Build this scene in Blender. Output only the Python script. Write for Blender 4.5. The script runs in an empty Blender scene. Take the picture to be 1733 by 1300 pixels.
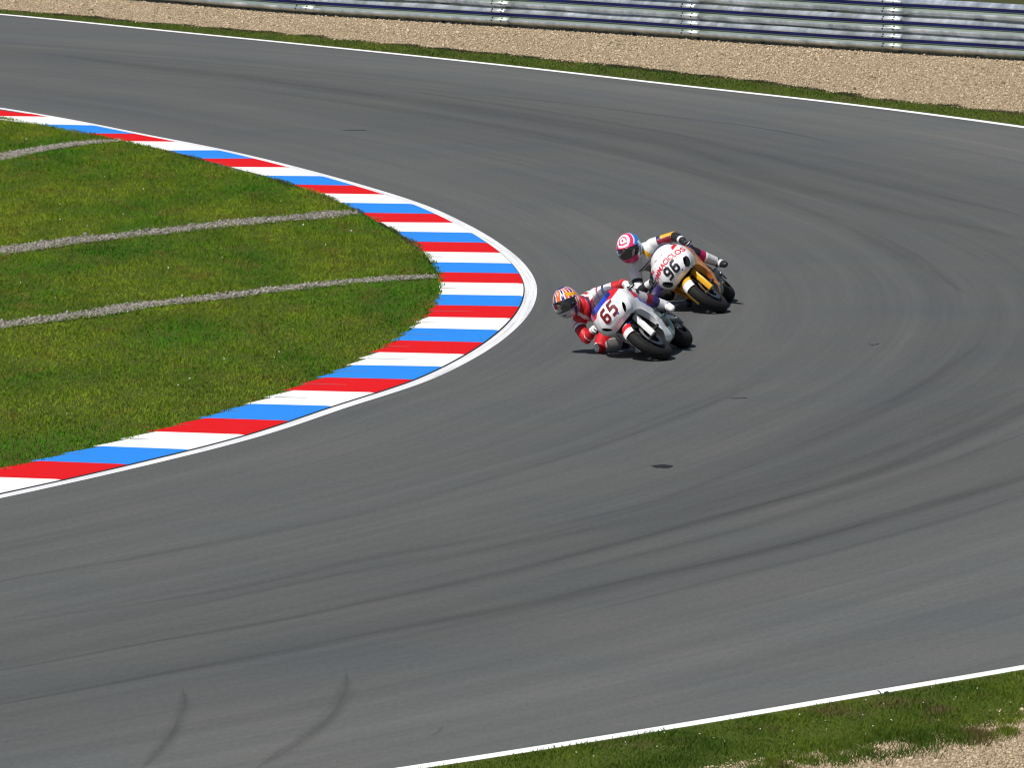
import bpy, bmesh, math, random
import numpy as np
from mathutils import Vector, Matrix, noise
from mathutils.bvhtree import BVHTree

random.seed(7)
rng = np.random.default_rng(11)
S = bpy.context.scene
COL = S.collection
rad = math.radians

# ---------------------------------------------------------------- camera, sky, sun, exposure
FPX, CAM_H, YH = 14000.0, 9.35, -813.0
PITCH = math.atan((650 - YH) / FPX)
cam_d = bpy.data.cameras.new("camera")
cam = bpy.data.objects.new("camera", cam_d)
COL.objects.link(cam)
cam.location = (0, 0, CAM_H)
cam.rotation_euler = (math.pi / 2 - PITCH, 0, 0)
cam_d.sensor_width = 36.0
cam_d.lens = 36.0 * FPX / 1733.0
cam_d.clip_start, cam_d.clip_end = 1.0, 4000.0
S.camera = cam

SUN_EL, SUN_AZ = rad(56), rad(216)          # azimuth of the sun, clockwise from +Y
sun_dir = Vector((math.sin(SUN_AZ) * math.cos(SUN_EL), math.cos(SUN_AZ) * math.cos(SUN_EL), math.sin(SUN_EL)))
W = bpy.data.worlds.new("World")
S.world = W
W.use_nodes = True
nt = W.node_tree
nt.nodes.clear()
sky = nt.nodes.new("ShaderNodeTexSky")
sky.sky_type = 'NISHITA'
sky.sun_disc = False
sky.sun_elevation = SUN_EL
sky.sun_rotation = SUN_AZ
bg = nt.nodes.new("ShaderNodeBackground")
bg.inputs[1].default_value = 0.057
out = nt.nodes.new("ShaderNodeOutputWorld")
nt.links.new(sky.outputs[0], bg.inputs[0])
nt.links.new(bg.outputs[0], out.inputs[0])
sun_d = bpy.data.lights.new("sun", 'SUN')
sun_d.energy = 4.6
sun_d.angle = rad(0.55)
sun_d.color = (1.0, 0.96, 0.90)
sun = bpy.data.objects.new("sun", sun_d)
COL.objects.link(sun)
sun.location = sun_dir * 60 + Vector((0, 100, 0))
sun.rotation_euler = sun_dir.to_track_quat('Z', 'Y').to_euler()
S.view_settings.view_transform = 'Standard'
S.view_settings.look = 'None'
S.view_settings.gamma = 1.0
S.view_settings.use_curve_mapping = False
S.view_settings.exposure = 0.14
S.cycles.filter_width = 1.15

# ---------------------------------------------------------------- measured plan: where a sight line meets the ground
def gp(x, y):
    cx, cy = x - 866.5, 650 - y
    dz = cy * math.cos(PITCH) - FPX * math.sin(PITCH)
    t = -CAM_H / dz
    return cx * t, (FPX * math.cos(PITCH) + cy * math.sin(PITCH)) * t

CX, CY = -55.755, 101.625                    # centre of the bend
def pol(p):
    return math.degrees(math.atan2(p[1] - CY, p[0] - CX)), math.hypot(p[0] - CX, p[1] - CY)
def unpol(th, r):
    a = np.radians(th)
    return CX + r * np.cos(a), CY + r * np.sin(a)
def pchip(xs, ys):
    """monotone-safe smooth interpolation, constant slope of zero outside"""
    xs, ys = np.array(xs, float), np.array(ys, float)
    h = np.diff(xs); d = np.diff(ys) / h
    m = np.zeros(len(xs))
    for i in range(1, len(xs) - 1):
        m[i] = (d[i - 1] * h[i] + d[i] * h[i - 1]) / (h[i] + h[i - 1])
    m[0], m[-1] = d[0], d[-1]
    def f(x):
        x = np.asarray(x, float)
        xc = np.clip(x, xs[0], xs[-1])
        i = np.clip(np.searchsorted(xs, xc) - 1, 0, len(xs) - 2)
        t = (xc - xs[i]) / h[i]
        v = ((1 + 2 * t) * (1 - t) ** 2 * ys[i] + t * (1 - t) ** 2 * h[i] * m[i]
             + t * t * (3 - 2 * t) * ys[i + 1] + t * t * (t - 1) * h[i] * m[i + 1])
        # beyond the ends: fade the slope out over 15 degrees
        for end, s in ((xs[0], m[0]), (xs[-1], m[-1])):
            dx = x - end
            mask = dx < 0 if end == xs[0] else dx > 0
            v = np.where(mask, v + s * 8 * np.tanh(dx / 8), v)
        return v
    return f
def rfun(pts):
    q = sorted(pol(gp(*p)) for p in pts)
    return pchip([a for a, _ in q], [b for _, b in q])

kerb_out_px = [(84,199),(159,214),(231,228),(303,241.5),(372,256),(430,270),(491,285),(548,300),(602,316),(652,331),
 (698,347),(738,364),(768,379),(798,396),(825,413),(847,430),(866,448),(879,465),(885,482),(884,503),(878,521),(865,541),
 (844,561),(818,582),(786,602),(744,623),(698,645),(633,667),(561,690),(488,715),(414,738.5),(322,764),(215,789),(102,814.6)]
kerb_in_px = [(-60,199),(65,213.5),(138,229),(204,242),(285,258),(337,272),(390,286),(447,301),(494,316),(538,331),
 (578,347),(612,364),(643,380),(673,396),(698,413),(718,430),(732,448),(741,465),(744,482),(742,503),(733,521),(720,541),
 (697,560),(669,581),(635,601),(593,623),(543,644),(488,666),(420,689),(342,713),(258,736),(167,761),(61,786),(-60,812)]
stripe_first = 0   # colour above the first listed boundary: red

R_K = rfun(kerb_out_px[::2])
R_KI = rfun([p for p in kerb_in_px if p[0] > -50][::2])
R_O = rfun([(0,24),(301,54),(502,74),(870,112.5),(1142,143.6),(1414,174),(1733,215.6),
            (1733,1130),(1488,1171.5),(1233,1215),(700,1300)])
R_G = rfun([(0,17),(201,35),(452,56),(653,75),(870,96),(1112,121),(1293,141),(1490,169),(1733,194),
            (1733,1216),(1651,1236),(1536,1250),(1478,1259),(1406,1270),(1320,1285),(1262,1296)])
R_R = rfun([(248,3),(525,25.5),(760,40),(1100,62.5),(1400,83),(1733,104)])

# ---------------------------------------------------------------- materials
def mat(name, base=(.5, .5, .5), rough=.5, metal=0.0, spec=.5, coat=0.0):
    m = bpy.data.materials.new(name)
    m.use_nodes = True
    b = m.node_tree.nodes["Principled BSDF"]
    b.inputs['Base Color'].default_value = (*base, 1)
    b.inputs['Roughness'].default_value = rough
    b.inputs['Metallic'].default_value = metal
    b.inputs['Specular IOR Level'].default_value = spec
    b.inputs['Coat Weight'].default_value = coat
    return m
class NT:
    def __init__(s, m):
        s.t = m.node_tree; s.b = s.t.nodes["Principled BSDF"]
    def n(s, kind, **kw):
        x = s.t.nodes.new("ShaderNode" + kind)
        for k, v in kw.items():
            if k.startswith('i_'):
                key = k[2:]
                x.inputs[int(key) if key.isdigit() else key.replace('_', ' ')].default_value = v
            else:
                setattr(x, k, v)
        return x
    def l(s, a, b):
        s.t.links.new(a, b)
    def coords(s, which='Object', scale=(1, 1, 1)):
        c = s.n('TexCoord'); mp = s.n('Mapping')
        mp.inputs['Scale'].default_value = scale
        s.l(c.outputs[which], mp.inputs[0])
        return mp.outputs[0]
    def noise(s, vec, scale, detail=4, rough=.5):
        x = s.n('TexNoise'); x.inputs['Scale'].default_value = scale
        x.inputs['Detail'].default_value = detail; x.inputs['Roughness'].default_value = rough
        s.l(vec, x.inputs['Vector'])
        return x.outputs['Fac']
    def ramp(s, fac, stops):
        r = s.n('ValToRGB'); e = r.color_ramp.elements
        while len(e) < len(stops): e.new(.5)
        for el, (p, c) in zip(e, stops):
            el.position = p; el.color = (*c, 1) if len(c) == 3 else c
        s.l(fac, r.inputs[0])
        return r.outputs[0]
    def mix(s, fac, a, b, blend='MIX'):
        x = s.n('Mix', data_type='RGBA', blend_type=blend)
        for v, i in ((fac, 0), (a, 6), (b, 7)):
            if hasattr(v, 'links'): s.l(v, x.inputs[i])
            elif i == 0: x.inputs[0].default_value = v
            else: x.inputs[i].default_value = (*v, 1)
        return x.outputs[2]
    def math(s, op, a, b=0.0, clamp=False):
        x = s.n('Math', operation=op); x.use_clamp = clamp
        for v, i in ((a, 0), (b, 1)):
            if hasattr(v, 'links'): s.l(v, x.inputs[i])
            else: x.inputs[i].default_value = v
        return x.outputs[0]
    def bump(s, h, strength=.3, dist=.01):
        x = s.n('Bump'); x.inputs['Strength'].default_value = strength
        x.inputs['Distance'].default_value = dist
        s.l(h, x.inputs['Height']); s.l(x.outputs[0], s.b.inputs['Normal'])
    def color(s, c): s.l(c, s.b.inputs['Base Color'])

# asphalt, UV = (metres along the bend, metres across it)
M_ASPH = mat("asphalt", (.1, .1, .1), .85, spec=.3)
t = NT(M_ASPH)
uv = t.n('UVMap'); uvo = uv.outputs[0]
def uvs(su, sv):
    mp = t.n('Mapping'); mp.inputs['Scale'].default_value = (su, sv, 1); t.l(uvo, mp.inputs[0]); return mp.outputs[0]
ob = t.coords('Object')
streak = t.noise(uvs(.05, 2.6), 1.0, 5, .62)
streak2 = t.noise(uvs(.11, 11.0), 1.0, 4, .6)
broad = t.noise(uvs(.03, .45), 1.0, 2, .5)
blot = t.noise(ob, .35, 4, .6)
fine = t.noise(ob, 55, 3, .7)
sep = t.n('SeparateXYZ'); t.l(uvo, sep.inputs[0])
racing = t.ramp(t.math('DIVIDE', sep.outputs[1], 13.2), [(0.0, (.95,)*3), (.2, (.98,)*3), (.42, (.93,)*3), (.60, (.86,)*3), (.74, (.90,)*3), (.88, (1.05,)*3), (1, (1.08,)*3)])
c = t.ramp(streak, [(.25, (.079, .082, .082)), (.5, (.091, .094, .093)), (.75, (.103, .106, .104))])
c = t.mix(1.0, c, t.ramp(streak2, [(.3, (.93,)*3), (.62, (1.03,)*3)]), 'MULTIPLY')
c = t.mix(1.0, c, t.ramp(broad, [(.3, (.88, .90, .92)), (.7, (1.1, 1.1, 1.07))]), 'MULTIPLY')
c = t.mix(1.0, c, t.ramp(blot, [(.3, (.93, .95, .98)), (.7, (1.06, 1.03, .98))]), 'MULTIPLY')
c = t.mix(1.0, c, t.ramp(fine, [(.3, (.86,)*3), (.7, (1.15,)*3)]), 'MULTIPLY')
c = t.mix(1.0, c, t.ramp(t.noise(t.coords('Object', (1, .3, 1)), 21, 3, .6), [(.3, (.92,)*3), (.7, (1.08,)*3)]), 'MULTIPLY')
c = t.mix(1.0, c, racing, 'MULTIPLY')
t.color(c)
t.bump(t.noise(ob, 120, 3, .7), .35, .004)

def paint(name, base, wear=.12, rough=.6, tint=(.09, .09, .09), streaky=False):
    m = mat(name, base, .8, spec=.08)
    t = NT(m)
    ob = t.coords('Object')
    w = t.noise(ob, 3.0, 6, .7)
    f = t.ramp(w, [(.60, (0, 0, 0)), (.78, (wear,)*3)])
    c = t.mix(f, base, tint)
    c = t.mix(1.0, c, t.ramp(t.noise(ob, 26, 4, .7), [(.3, (.88,)*3), (.6, (1.0,)*3)]), 'MULTIPLY')
    if streaky:
        uv = t.n('UVMap'); mp = t.n('Mapping'); mp.inputs['Scale'].default_value = (.35, 26, 1)
        t.l(uv.outputs[0], mp.inputs[0])
        s = t.noise(mp.outputs[0], 1.0, 4, .7)
        c = t.mix(t.ramp(s, [(.47, (0,)*3), (.66, (.42,)*3)]), c, (.16, .16, .17))
    t.color(c)
    t.bump(t.noise(ob, 70, 3, .7), .3, .003)
    return m
K_RED = paint("kerb_red_paint", (.62, .009, .012), .3)
K_WHITE = paint("kerb_white_paint", (.76, .76, .755), .4)
K_BLUE = paint("kerb_blue_paint", (.026, .225, .72), .3)
K_SIDE = mat("kerb_concrete", (.16, .155, .15), .9)
M_LINE = paint("line_white_paint", (.80, .80, .78), .3)
M_LINE_RUB = paint("line_white_rubbed", (.72, .73, .75), .5, streaky=True)

def rubber_mark(name, strength):
    m = mat(name, (.028, .028, .03), .75)
    t = NT(m)
    uv = t.n('UVMap'); sep = t.n('SeparateXYZ'); t.l(uv.outputs[0], sep.inputs[0])
    d = t.math('ABSOLUTE', t.math('SUBTRACT', sep.outputs[1], .5))
    prof = t.math('SUBTRACT', 1.0, t.math('MULTIPLY', d, 2.0), True)
    prof = t.math('POWER', prof, 1.3)
    mp = t.n('Mapping'); mp.inputs['Scale'].default_value = (.5, 5, 1); t.l(uv.outputs[0], mp.inputs[0])
    ns = t.ramp(t.noise(mp.outputs[0], 1.0, 5, .65), [(.3, (.25,)*3), (.65, (1,)*3)])
    g = t.coords('Object')
    ns2 = t.ramp(t.noise(g, 30, 3, .7), [(.3, (.6,)*3), (.7, (1,)*3)])
    ends = t.math('MULTIPLY', sep.outputs[2], 1.0)
    a = t.math('MULTIPLY', t.math('MULTIPLY', prof, strength), t.math('MULTIPLY', ns, ns2))
    t.l(a, t.b.inputs['Alpha'])
    return m
M_MARK = rubber_mark("rubber_mark_faint", .20)
M_MARK2 = rubber_mark("rubber_mark_dark", .35)
M_OIL = mat("patch_of_tar", (.022, .024, .025), .9, spec=.1)

def soil(name, stops, scale=2.0):
    m = mat(name, stops[0], .95, spec=.1)
    t = NT(m); ob = t.coords('Object')
    c = t.ramp(t.noise(ob, scale, 6, .65), [(.3, stops[0]), (.7, stops[1])])
    c = t.mix(1.0, c, t.ramp(t.noise(ob, 40, 3, .7), [(.3, (.6,)*3), (.7, (1.25,)*3)]), 'MULTIPLY')
    t.color(c); t.bump(t.noise(ob, 25, 4, .7), .7, .03)
    return m
M_TURF = soil("turf_floor", [(.05, .075, .010), (.085, .10, .018)])
M_LAND = soil("far_land", [(.04, .06, .016), (.09, .08, .035)], .3)
M_GRIT = soil("gravel_bed", [(.30, .235, .145), (.40, .32, .21)], 8)
M_DRAIN = soil("drain_bed", [(.13, .12, .105), (.20, .19, .165)], 9)

def leafy(name, dark, mid, light, dry):
    m = mat(name, mid, .75, spec=.15)
    t = NT(m); ob = t.coords('Object', (1, .32, 1))
    geo = t.n('NewGeometry')
    c = t.ramp(t.noise(ob, .55, 4, .6), [(.38, dark), (.5, mid), (.60, light)])
    c = t.mix(1.0, c, t.ramp(t.noise(t.coords('Object', (1, .22, 1)), 1.1, 5, .65), [(.36, (.62, .72, .6)), (.5, (1,)*3), (.64, (1.22, 1.14, 1.0))]), 'MULTIPLY')
    c = t.mix(t.ramp(t.noise(t.coords('Object', (1, .4, 1)), 1.6, 4, .65), [(.54, (0,)*3), (.68, (.85,)*3)]), c, dry)
    c = t.mix(1.0, c, t.ramp(geo.outputs['Random Per Island'], [(0, (.92, .93, .92)), (.7, (1.06, 1.06, 1)), (.97, (1.2, 1.15, 1.1)), (1, (1.7, 1.6, 1.4))]), 'MULTIPLY')
    t.color(c)
    tr = t.n('BsdfTranslucent'); t.l(c, tr.inputs[0])
    mx = t.n('MixShader'); mx.inputs[0].default_value = .35
    o = t.t.nodes['Material Output']
    t.l(t.b.outputs[0], mx.inputs[1]); t.l(tr.outputs[0], mx.inputs[2]); t.l(mx.outputs[0], o.inputs[0])
    return m
M_GRASS = leafy("infield_grass_blades", (.062, .195, .007), (.132, .222, .010), (.185, .262, .015), (.20, .17, .028))
M_GRASS2 = leafy("verge_grass_blades", (.045, .100, .010), (.078, .130, .013), (.115, .165, .018), (.14, .10, .05))

def stony(name, a, b, c3):
    m = mat(name, a, .85, spec=.2)
    t = NT(m); geo = t.n('NewGeometry')
    c = t.ramp(geo.outputs['Random Per Island'], [(0, c3), (.25, a), (.7, b), (1, tuple(min(.85, 1.35 * v) for v in b))])
    t.color(c)
    return m
M_STONE = stony("gravel_stones", (.38, .295, .195), (.49, .39, .27), (.17, .13, .09))
M_STONE2 = stony("drain_stones", (.16, .148, .122), (.25, .232, .20), (.085, .08, .07))
M_PETAL = mat("clover_white", (.75, .75, .68), .8)

# ---------------------------------------------------------------- mesh helpers
def link(o):
    COL.objects.link(o); return o
def mesh_obj(name, verts, faces, mats, parent=None, mi=None, smooth=False, uv=None):
    me = bpy.data.meshes.new(name)
    verts = np.asarray(verts, np.float32).reshape(-1, 3)
    if isinstance(faces, np.ndarray):
        k = faces.shape[1]; nf = len(faces)
        me.vertices.add(len(verts)); me.vertices.foreach_set('co', verts.ravel())
        me.loops.add(nf * k); me.loops.foreach_set('vertex_index', faces.astype(np.int32).ravel())
        me.polygons.add(nf); me.polygons.foreach_set('loop_start', np.arange(0, nf * k, k, dtype=np.int32))
        me.update(calc_edges=True)
    else:
        me.from_pydata(verts.tolist(), [], faces)
    for m in (mats if isinstance(mats, (list, tuple)) else [mats]):
        me.materials.append(m)
    if mi is not None: me.polygons.foreach_set('material_index', np.asarray(mi, np.int32))
    if smooth: me.polygons.foreach_set('use_smooth', np.ones(len(me.polygons), bool))
    if uv is not None:
        l = me.uv_layers.new(name='UVMap')
        vi = np.zeros(len(me.loops), np.int32); me.loops.foreach_get('vertex_index', vi)
        l.data.foreach_set('uv', np.asarray(uv, np.float32)[vi].ravel())
    me.update()
    o = link(bpy.data.objects.new(name, me))
    if parent: o.parent = parent
    return o
def tag(o, label=None, cat=None, group=None, kind=None):
    if label: o['label'] = label
    if cat: o['category'] = cat
    if group: o['group'] = group
    if kind: o['kind'] = kind
    return o
def gridfaces(nu, nv, wrap_v=False):
    i = np.arange(nu - 1)[:, None]; j = np.arange(nv if wrap_v else nv - 1)[None, :]
    a = i * nv + j; b = i * nv + (j + 1) % nv; c = (i + 1) * nv + (j + 1) % nv; d = (i + 1) * nv + j
    return np.stack([a, d, c, b], -1).reshape(-1, 4)
def band(name, th, r0, r1, nr, z, m, kind='structure', ulen=62.0):
    """sheet between two radii of the bend"""
    r0, r1 = np.broadcast_to(r0, th.shape), np.broadcast_to(r1, th.shape)
    s = np.linspace(0, 1, nr)
    R = r0[:, None] + (r1 - r0)[:, None] * s[None]
    X, Y = unpol(th[:, None], R)
    Z = z if callable(z) else (lambda x, y: np.full_like(x, z))
    V = np.stack([X, Y, Z(X, Y)], -1)
    UV = np.stack([np.broadcast_to(np.radians(th)[:, None] * ulen, R.shape), R - r0[:, None] + 0 * R], -1)
    o = mesh_obj(name, V.reshape(-1, 3), gridfaces(len(th), nr), m, uv=UV.reshape(-1, 2))
    return tag(o, kind=kind)

# ---------------------------------------------------------------- ground, asphalt, lines
mesh_obj('ground', [(-900, -300, -.03), (900, -300, -.03), (900, 2500, -.03), (-900, 2500, -.03)], [(0, 1, 2, 3)], M_LAND)['kind'] = 'structure'
TH = np.linspace(-110, 110, 881)
band('asphalt_track', TH, R_K(TH) - 1.3, R_O(TH) + .16, 30, 0.0, M_ASPH)
# real v coordinate measured from the kerb line
GAP, LW = .016, .15
band('edge_line', TH, R_K(TH) + GAP, R_K(TH) + GAP + LW, 3, .004, M_LINE_RUB)
band('edge_line', TH, R_O(TH) - .07, R_O(TH) + .13, 2, .004, M_LINE)

def wob(x, y, s=.6, a=.03):
    return a * (np.sin(x * s * 1.7 + y * s * .33) + np.sin(y * s * .41 - x * s * .9 + 1.3)) * .5
infield_z = lambda x, y: .012 + wob(x, y, .9, .02) + .02
band('infield_turf', TH, np.full_like(TH, 20.0), R_KI(TH) + .03, 80, lambda x, y: infield_z(x, y) - .012, M_TURF)
def rag(th, k, amp):
    r = np.zeros_like(th)
    for f, a, p in ((1.3, 1, .3), (3.1, .8, 1.9), (7.7, .6, .2), (17.3, .5, 2.2), (41, .35, .9)):
        r += a * np.sin(th * f * k + p)
    return amp * r / 2.2
TH2 = np.linspace(-110, 110, 3000)
band('verge_turf', TH2, R_O(TH2) + .12, R_G(TH2) + rag(TH2, 1.7, .10), 4, .010, M_TURF)
band('gravel_trap_bed', TH, R_G(TH) - .15, R_R(TH) + .5, 20, .003, M_GRIT)

# ---------------------------------------------------------------- painted kerb
ko = [gp(*p) for p in kerb_out_px]; ki = [gp(*p) for p in kerb_in_px]
def extend(L, n, front):
    L = list(L)
    for _ in range(n):
        if front:
            a, b = pol(L[0]), pol(L[1]); c_, r_ = 2 * a[0] - b[0], a[1] + .7 * (a[1] - b[1]) * .3
            L.insert(0, tuple(float(v) for v in unpol(c_, r_)))
        else:
            a, b = pol(L[-1]), pol(L[-2]); c_, r_ = 2 * a[0] - b[0], a[1] + .7 * (a[1] - b[1]) * .3
            L.append(tuple(float(v) for v in unpol(c_, r_)))
    return L
NE = 12
ko = extend(extend(ko, NE, True), NE, False); ki = extend(extend(ki, NE, True), NE, False)
KZ = .022
V, F, MI = [], [], []
for i in range(len(ko) - 1):
    col = (i - NE + 1) % 3            # the stripe below boundary 0 is white
    near = i > NE + 19
    for h in range(2):
        o0, o1 = np.array(ko[i]), np.array(ko[i + 1]); i0, i1 = np.array(ki[i]), np.array(ki[i + 1])
        A, B = o0 + (o1 - o0) * h / 2, o0 + (o1 - o0) * (h + 1) / 2
        # outer edge follows the curve
        tA, tB = pol(A)[0], pol(B)[0]
        C, D = i0 + (i1 - i0) * h / 2, i0 + (i1 - i0) * (h + 1) / 2
        jag = .05 if near else .008
        jr = (random.random() - .5) * .03
        C = C + np.array([jag + jr, 0]); D = D + np.array([-jag + jr, 0])
        n = 5
        b = len(V)
        for s in range(n):
            f = s / (n - 1)
            P = A + (B - A) * f; Q = C + (D - C) * f
            a_, r_ = pol(P)
            if -27 < a_ < 31: P = np.array(unpol(a_, float(R_K(a_))))
            eps = .0
            V += [(P[0], P[1], -.01), (P[0], P[1], .014), (P[0] + (Q[0] - P[0]) * .06, P[1] + (Q[1] - P[1]) * .06, .020), (Q[0], Q[1], KZ + .012), (Q[0], Q[1], -.01)]
        for s in range(n - 1):
            for q in range(4):
                a0 = b + s * 5 + q
                F.append((a0, a0 + 1, a0 + 6, a0 + 5)); MI.append(3 if q in (0, 3) else col)
        if h == 1:
            ln = random.uniform(.08, .5) if near else random.uniform(.0, .25)
            if ln > .05:
                e0 = C + (A - C) * ln; b2 = len(V)
                for q, zz in ((C, KZ + .0145), (e0, KZ + .0145 - .020 * ln)):
                    V += [(q[0], q[1] - .012, zz), (q[0], q[1] + .020 * (1 if q is C else .3), zz)]
                F.append((b2, b2 + 2, b2 + 3, b2 + 1)); MI.append(3)
        # block ends
        F.append((b, b + 4, b + 3, b + 2, b + 1)); MI.append(3)
        e = b + (n - 1) * 5
        F.append((e, e + 1, e + 2, e + 3, e + 4)); MI.append(3)
tag(mesh_obj('kerb', V, F, [K_RED, K_WHITE, K_BLUE, K_SIDE], mi=MI), kind='structure')

# ---------------------------------------------------------------- rubber marks, tar spots
def smooth_path(P, n):
    P = np.array(P, float); d = np.r_[0, np.cumsum(np.hypot(*np.diff(P, axis=0).T))]
    s = np.linspace(0, d[-1], n)
    return np.stack([pchip(d, P[:, k])(s) for k in range(P.shape[1])], -1), s
def ribbon(px, w0, w1, m, z, n=120, name='tyre_mark'):
    P, s = smooth_path([gp(*p) for p in px], n)
    T = np.gradient(P, axis=0); T /= np.linalg.norm(T, axis=1)[:, None]
    N = np.stack([-T[:, 1], T[:, 0]], -1)
    fr = np.linspace(0, 1, n)
    w = (w0 + (w1 - w0) * fr) * np.minimum(1, np.minimum(fr, 1 - fr) * 5 + .04)
    Vv, U = [], []
    for k in range(5):
        q = P + N * (w * (k / 4 - .5))[:, None]
        Vv.append(np.c_[q, np.full(n, z)]); U.append(np.c_[s, np.full(n, k / 4)])
    Vv = np.stack(Vv, 1).reshape(-1, 3); U = np.stack(U, 1).reshape(-1, 2)
    return tag(mesh_obj(name, Vv, gridfaces(n, 5), m, uv=U), kind='structure')
marks = [
 ([(-80,1146),(0,1135),(216,1095),(437,1056),(602,1023),(866,967),(1114,901),(1300,851),(1490,796),(1616,745),(1733,690),(1850,620)], .30, .55, 1),
 ([(-80,1207),(0,1193),(251,1146),(452,1108),(652,1068),(868,1028),(1114,971),(1300,931),(1490,879),(1733,808),(1850,765)], .40, .40, 1),
 ([(-80,1066),(0,1056),(166,1033),(402,995),(602,950),(868,904),(1114,846),(1240,800),(1440,720),(1566,650),(1660,580)], .30, .45, 0),
 ([(-80,1010),(0,985),(200,950),(402,912),(602,872),(868,800),(1114,720),(1300,640)], .35, .2, 0),
 ([(300,1030),(500,988),(700,950),(900,915),(1114,875),(1300,825),(1490,765),(1733,655)], .5, .9, 0),
 ([(863,990),(1114,931),(1300,880),(1490,820),(1733,735)], .25, .5, 0),
 ([(1000,1035),(1200,985),(1400,935),(1600,880),(1733,838)], .2, .3, 0),
 ([(-60,80),(0,85),(115,95),(251,113),(427,132),(552,150),(868,194),(1114,238),(1290,297),(1490,351),(1733,406),(1850,450)], 1.3, .8, 0),
 ([(700,150),(910,169),(1100,193),(1288,217),(1450,250)], .18, .2, 1),
 ([(300,135),(552,168),(868,218),(1114,272),(1290,330),(1500,410),(1640,500)], .7, 1.0, 0),
 ([(600,140),(868,180),(1114,222),(1290,262),(1490,310),(1733,365)], .5, .6, 0),
 ([(309,1165),(312,1190),(300,1225),(281,1257),(238,1305)], .15, .19, 1),
 ([(587,1140),(582,1175),(568,1204),(527,1242),(425,1308)], .20, .24, 1),
 ([(750,1230),(741,1240),(728,1248)], .05, .05, 1),
]
for i, (px, w0, w1, k) in enumerate(marks):
    ribbon(px, w0, w1, [M_MARK, M_MARK2][k], .0015 + .0002 * i)
def spot(px, w, d, seed, m=M_OIL):
    x, y = gp(*px); r_ = random.Random(seed); n = 36
    V = [(x, y, .006)]
    for i in range(n):
        a = i / n * 2 * math.pi
        k = 1 + .14 * math.sin(2 * a + seed) + .1 * math.sin(5 * a + 2 * seed)
        V.append((x + w * k * math.cos(a) + .25 * w * math.sin(a), y + d * k * math.sin(a), .006))
    tag(mesh_obj('tar_patch', V, [(0, i + 1, (i + 1) % n + 1) for i in range(n)], m), kind='structure')
spot((1121, 790), .10, .13, 3)
M_TAR2 = mat("faded_tar", (.072, .073, .072), .8)
spot((1479, 582), .06, .12, 5, M_TAR2); spot((1250, 674), .09, .05, 6, M_TAR2); spot((600, 220), .17, .06, 8, M_TAR2)

# ---------------------------------------------------------------- scatter: grass blades, stones
def in_view(x, y, pad=.5):
    return np.abs(x) < y * .0622 + pad
drains = [([(-120,292),(0,270),(72,257),(130,249),(190,243)], .24, .17),
          ([(-120,450),(0,431),(58,422),(144,409),(260,398),(375,386),(450,377.5),(538,369),(580,363),(612,363)], .25, .25),
          ([(-120,570),(0,555),(87,545),(173,533),(231,521),(330,510),(450,497),(567,486),(655,478),(742,472)], .21, .20)]
drain_paths = [(smooth_path([gp(*p) for p in d[0]], 160)[0], d[1], d[2]) for d in drains]
def drain_dist(x, y):
    """signed distance to the nearest drain edge, negative inside"""
    best = np.full(x.shape, 9.9)
    for P, a, b in drain_paths:
        for q0, q1, f in zip(P[:-1], P[1:], np.linspace(0, 1, len(P) - 1)):
            m = (np.abs(y - q0[1]) < 1.5) & (np.abs(x - q0[0]) < 1.0)
            if not m.any(): continue
            dx, dy = q1 - q0; L2 = dx * dx + dy * dy
            tt = np.clip(((x[m] - q0[0]) * dx + (y[m] - q0[1]) * dy) / L2, 0, 1)
            d = np.hypot(x[m] - q0[0] - tt * dx, y[m] - q0[1] - tt * dy) - (a + (b - a) * f)
            best[m] = np.minimum(best[m], d)
    return best
def nz(x, y, s):
    return (np.sin(x * s * 2.1 + 1.7 * np.sin(y * s * .9)) + np.sin(y * s * 1.3 + 2.0 * np.sin(x * s * 1.1 + 1))) * .5

def blades(name, x, y, z, h, w, m):
    n = len(x)
    a = rng.uniform(0, math.pi, n); la = rng.uniform(0, 2 * math.pi, n); ll = rng.uniform(.3, 1.3, n) * h
    hw = w / 2
    base = np.stack([x, y, z - .004], -1)
    d = np.stack([np.cos(a) * hw, np.sin(a) * hw * .6, np.zeros(n)], -1)
    tip = base + np.stack([np.cos(la) * ll, np.sin(la) * ll, h], -1)
    mid = base + (tip - base) * .55 + np.stack([np.zeros(n), np.zeros(n), h * .10], -1)
    V = np.stack([base - d, base + d, mid + d * .8, tip, mid - d * .8], 1).reshape(-1, 3)
    i = np.arange(n)[:, None] * 5
    return mesh_obj(name, V, (i + np.arange(5)[None]).astype(np.int32), m)
def stones(name, x, y, z, s, m):
    n = len(x)
    oct_ = np.array([(1, 0, 0), (0, 1, 0), (-1, 0, 0), (0, -1, 0), (0, 0, 1), (0, 0, -1)], float)
    fc = np.array([(0, 1, 4), (1, 2, 4), (2, 3, 4), (3, 0, 4), (1, 0, 5), (2, 1, 5), (3, 2, 5), (0, 3, 5)])
    V = oct_[None] * (s[:, None, None] * rng.uniform(.55, 1.25, (n, 6, 1)))
    a = rng.uniform(0, 6.28, n); ca, sa = np.cos(a), np.sin(a)
    X = V[..., 0] * ca[:, None] - V[..., 1] * sa[:, None]; Y = V[..., 0] * sa[:, None] + V[..., 1] * ca[:, None]
    tl = rng.uniform(-.6, .6, n)[:, None]
    Z = V[..., 2] * .75 + tl * X
    V = np.stack([X + x[:, None], Y + y[:, None], Z + z[:, None]], -1).reshape(-1, 3)
    F = (np.arange(n)[:, None, None] * 6 + fc[None]).reshape(-1, 3)
    return mesh_obj(name, V, F, m)

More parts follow.
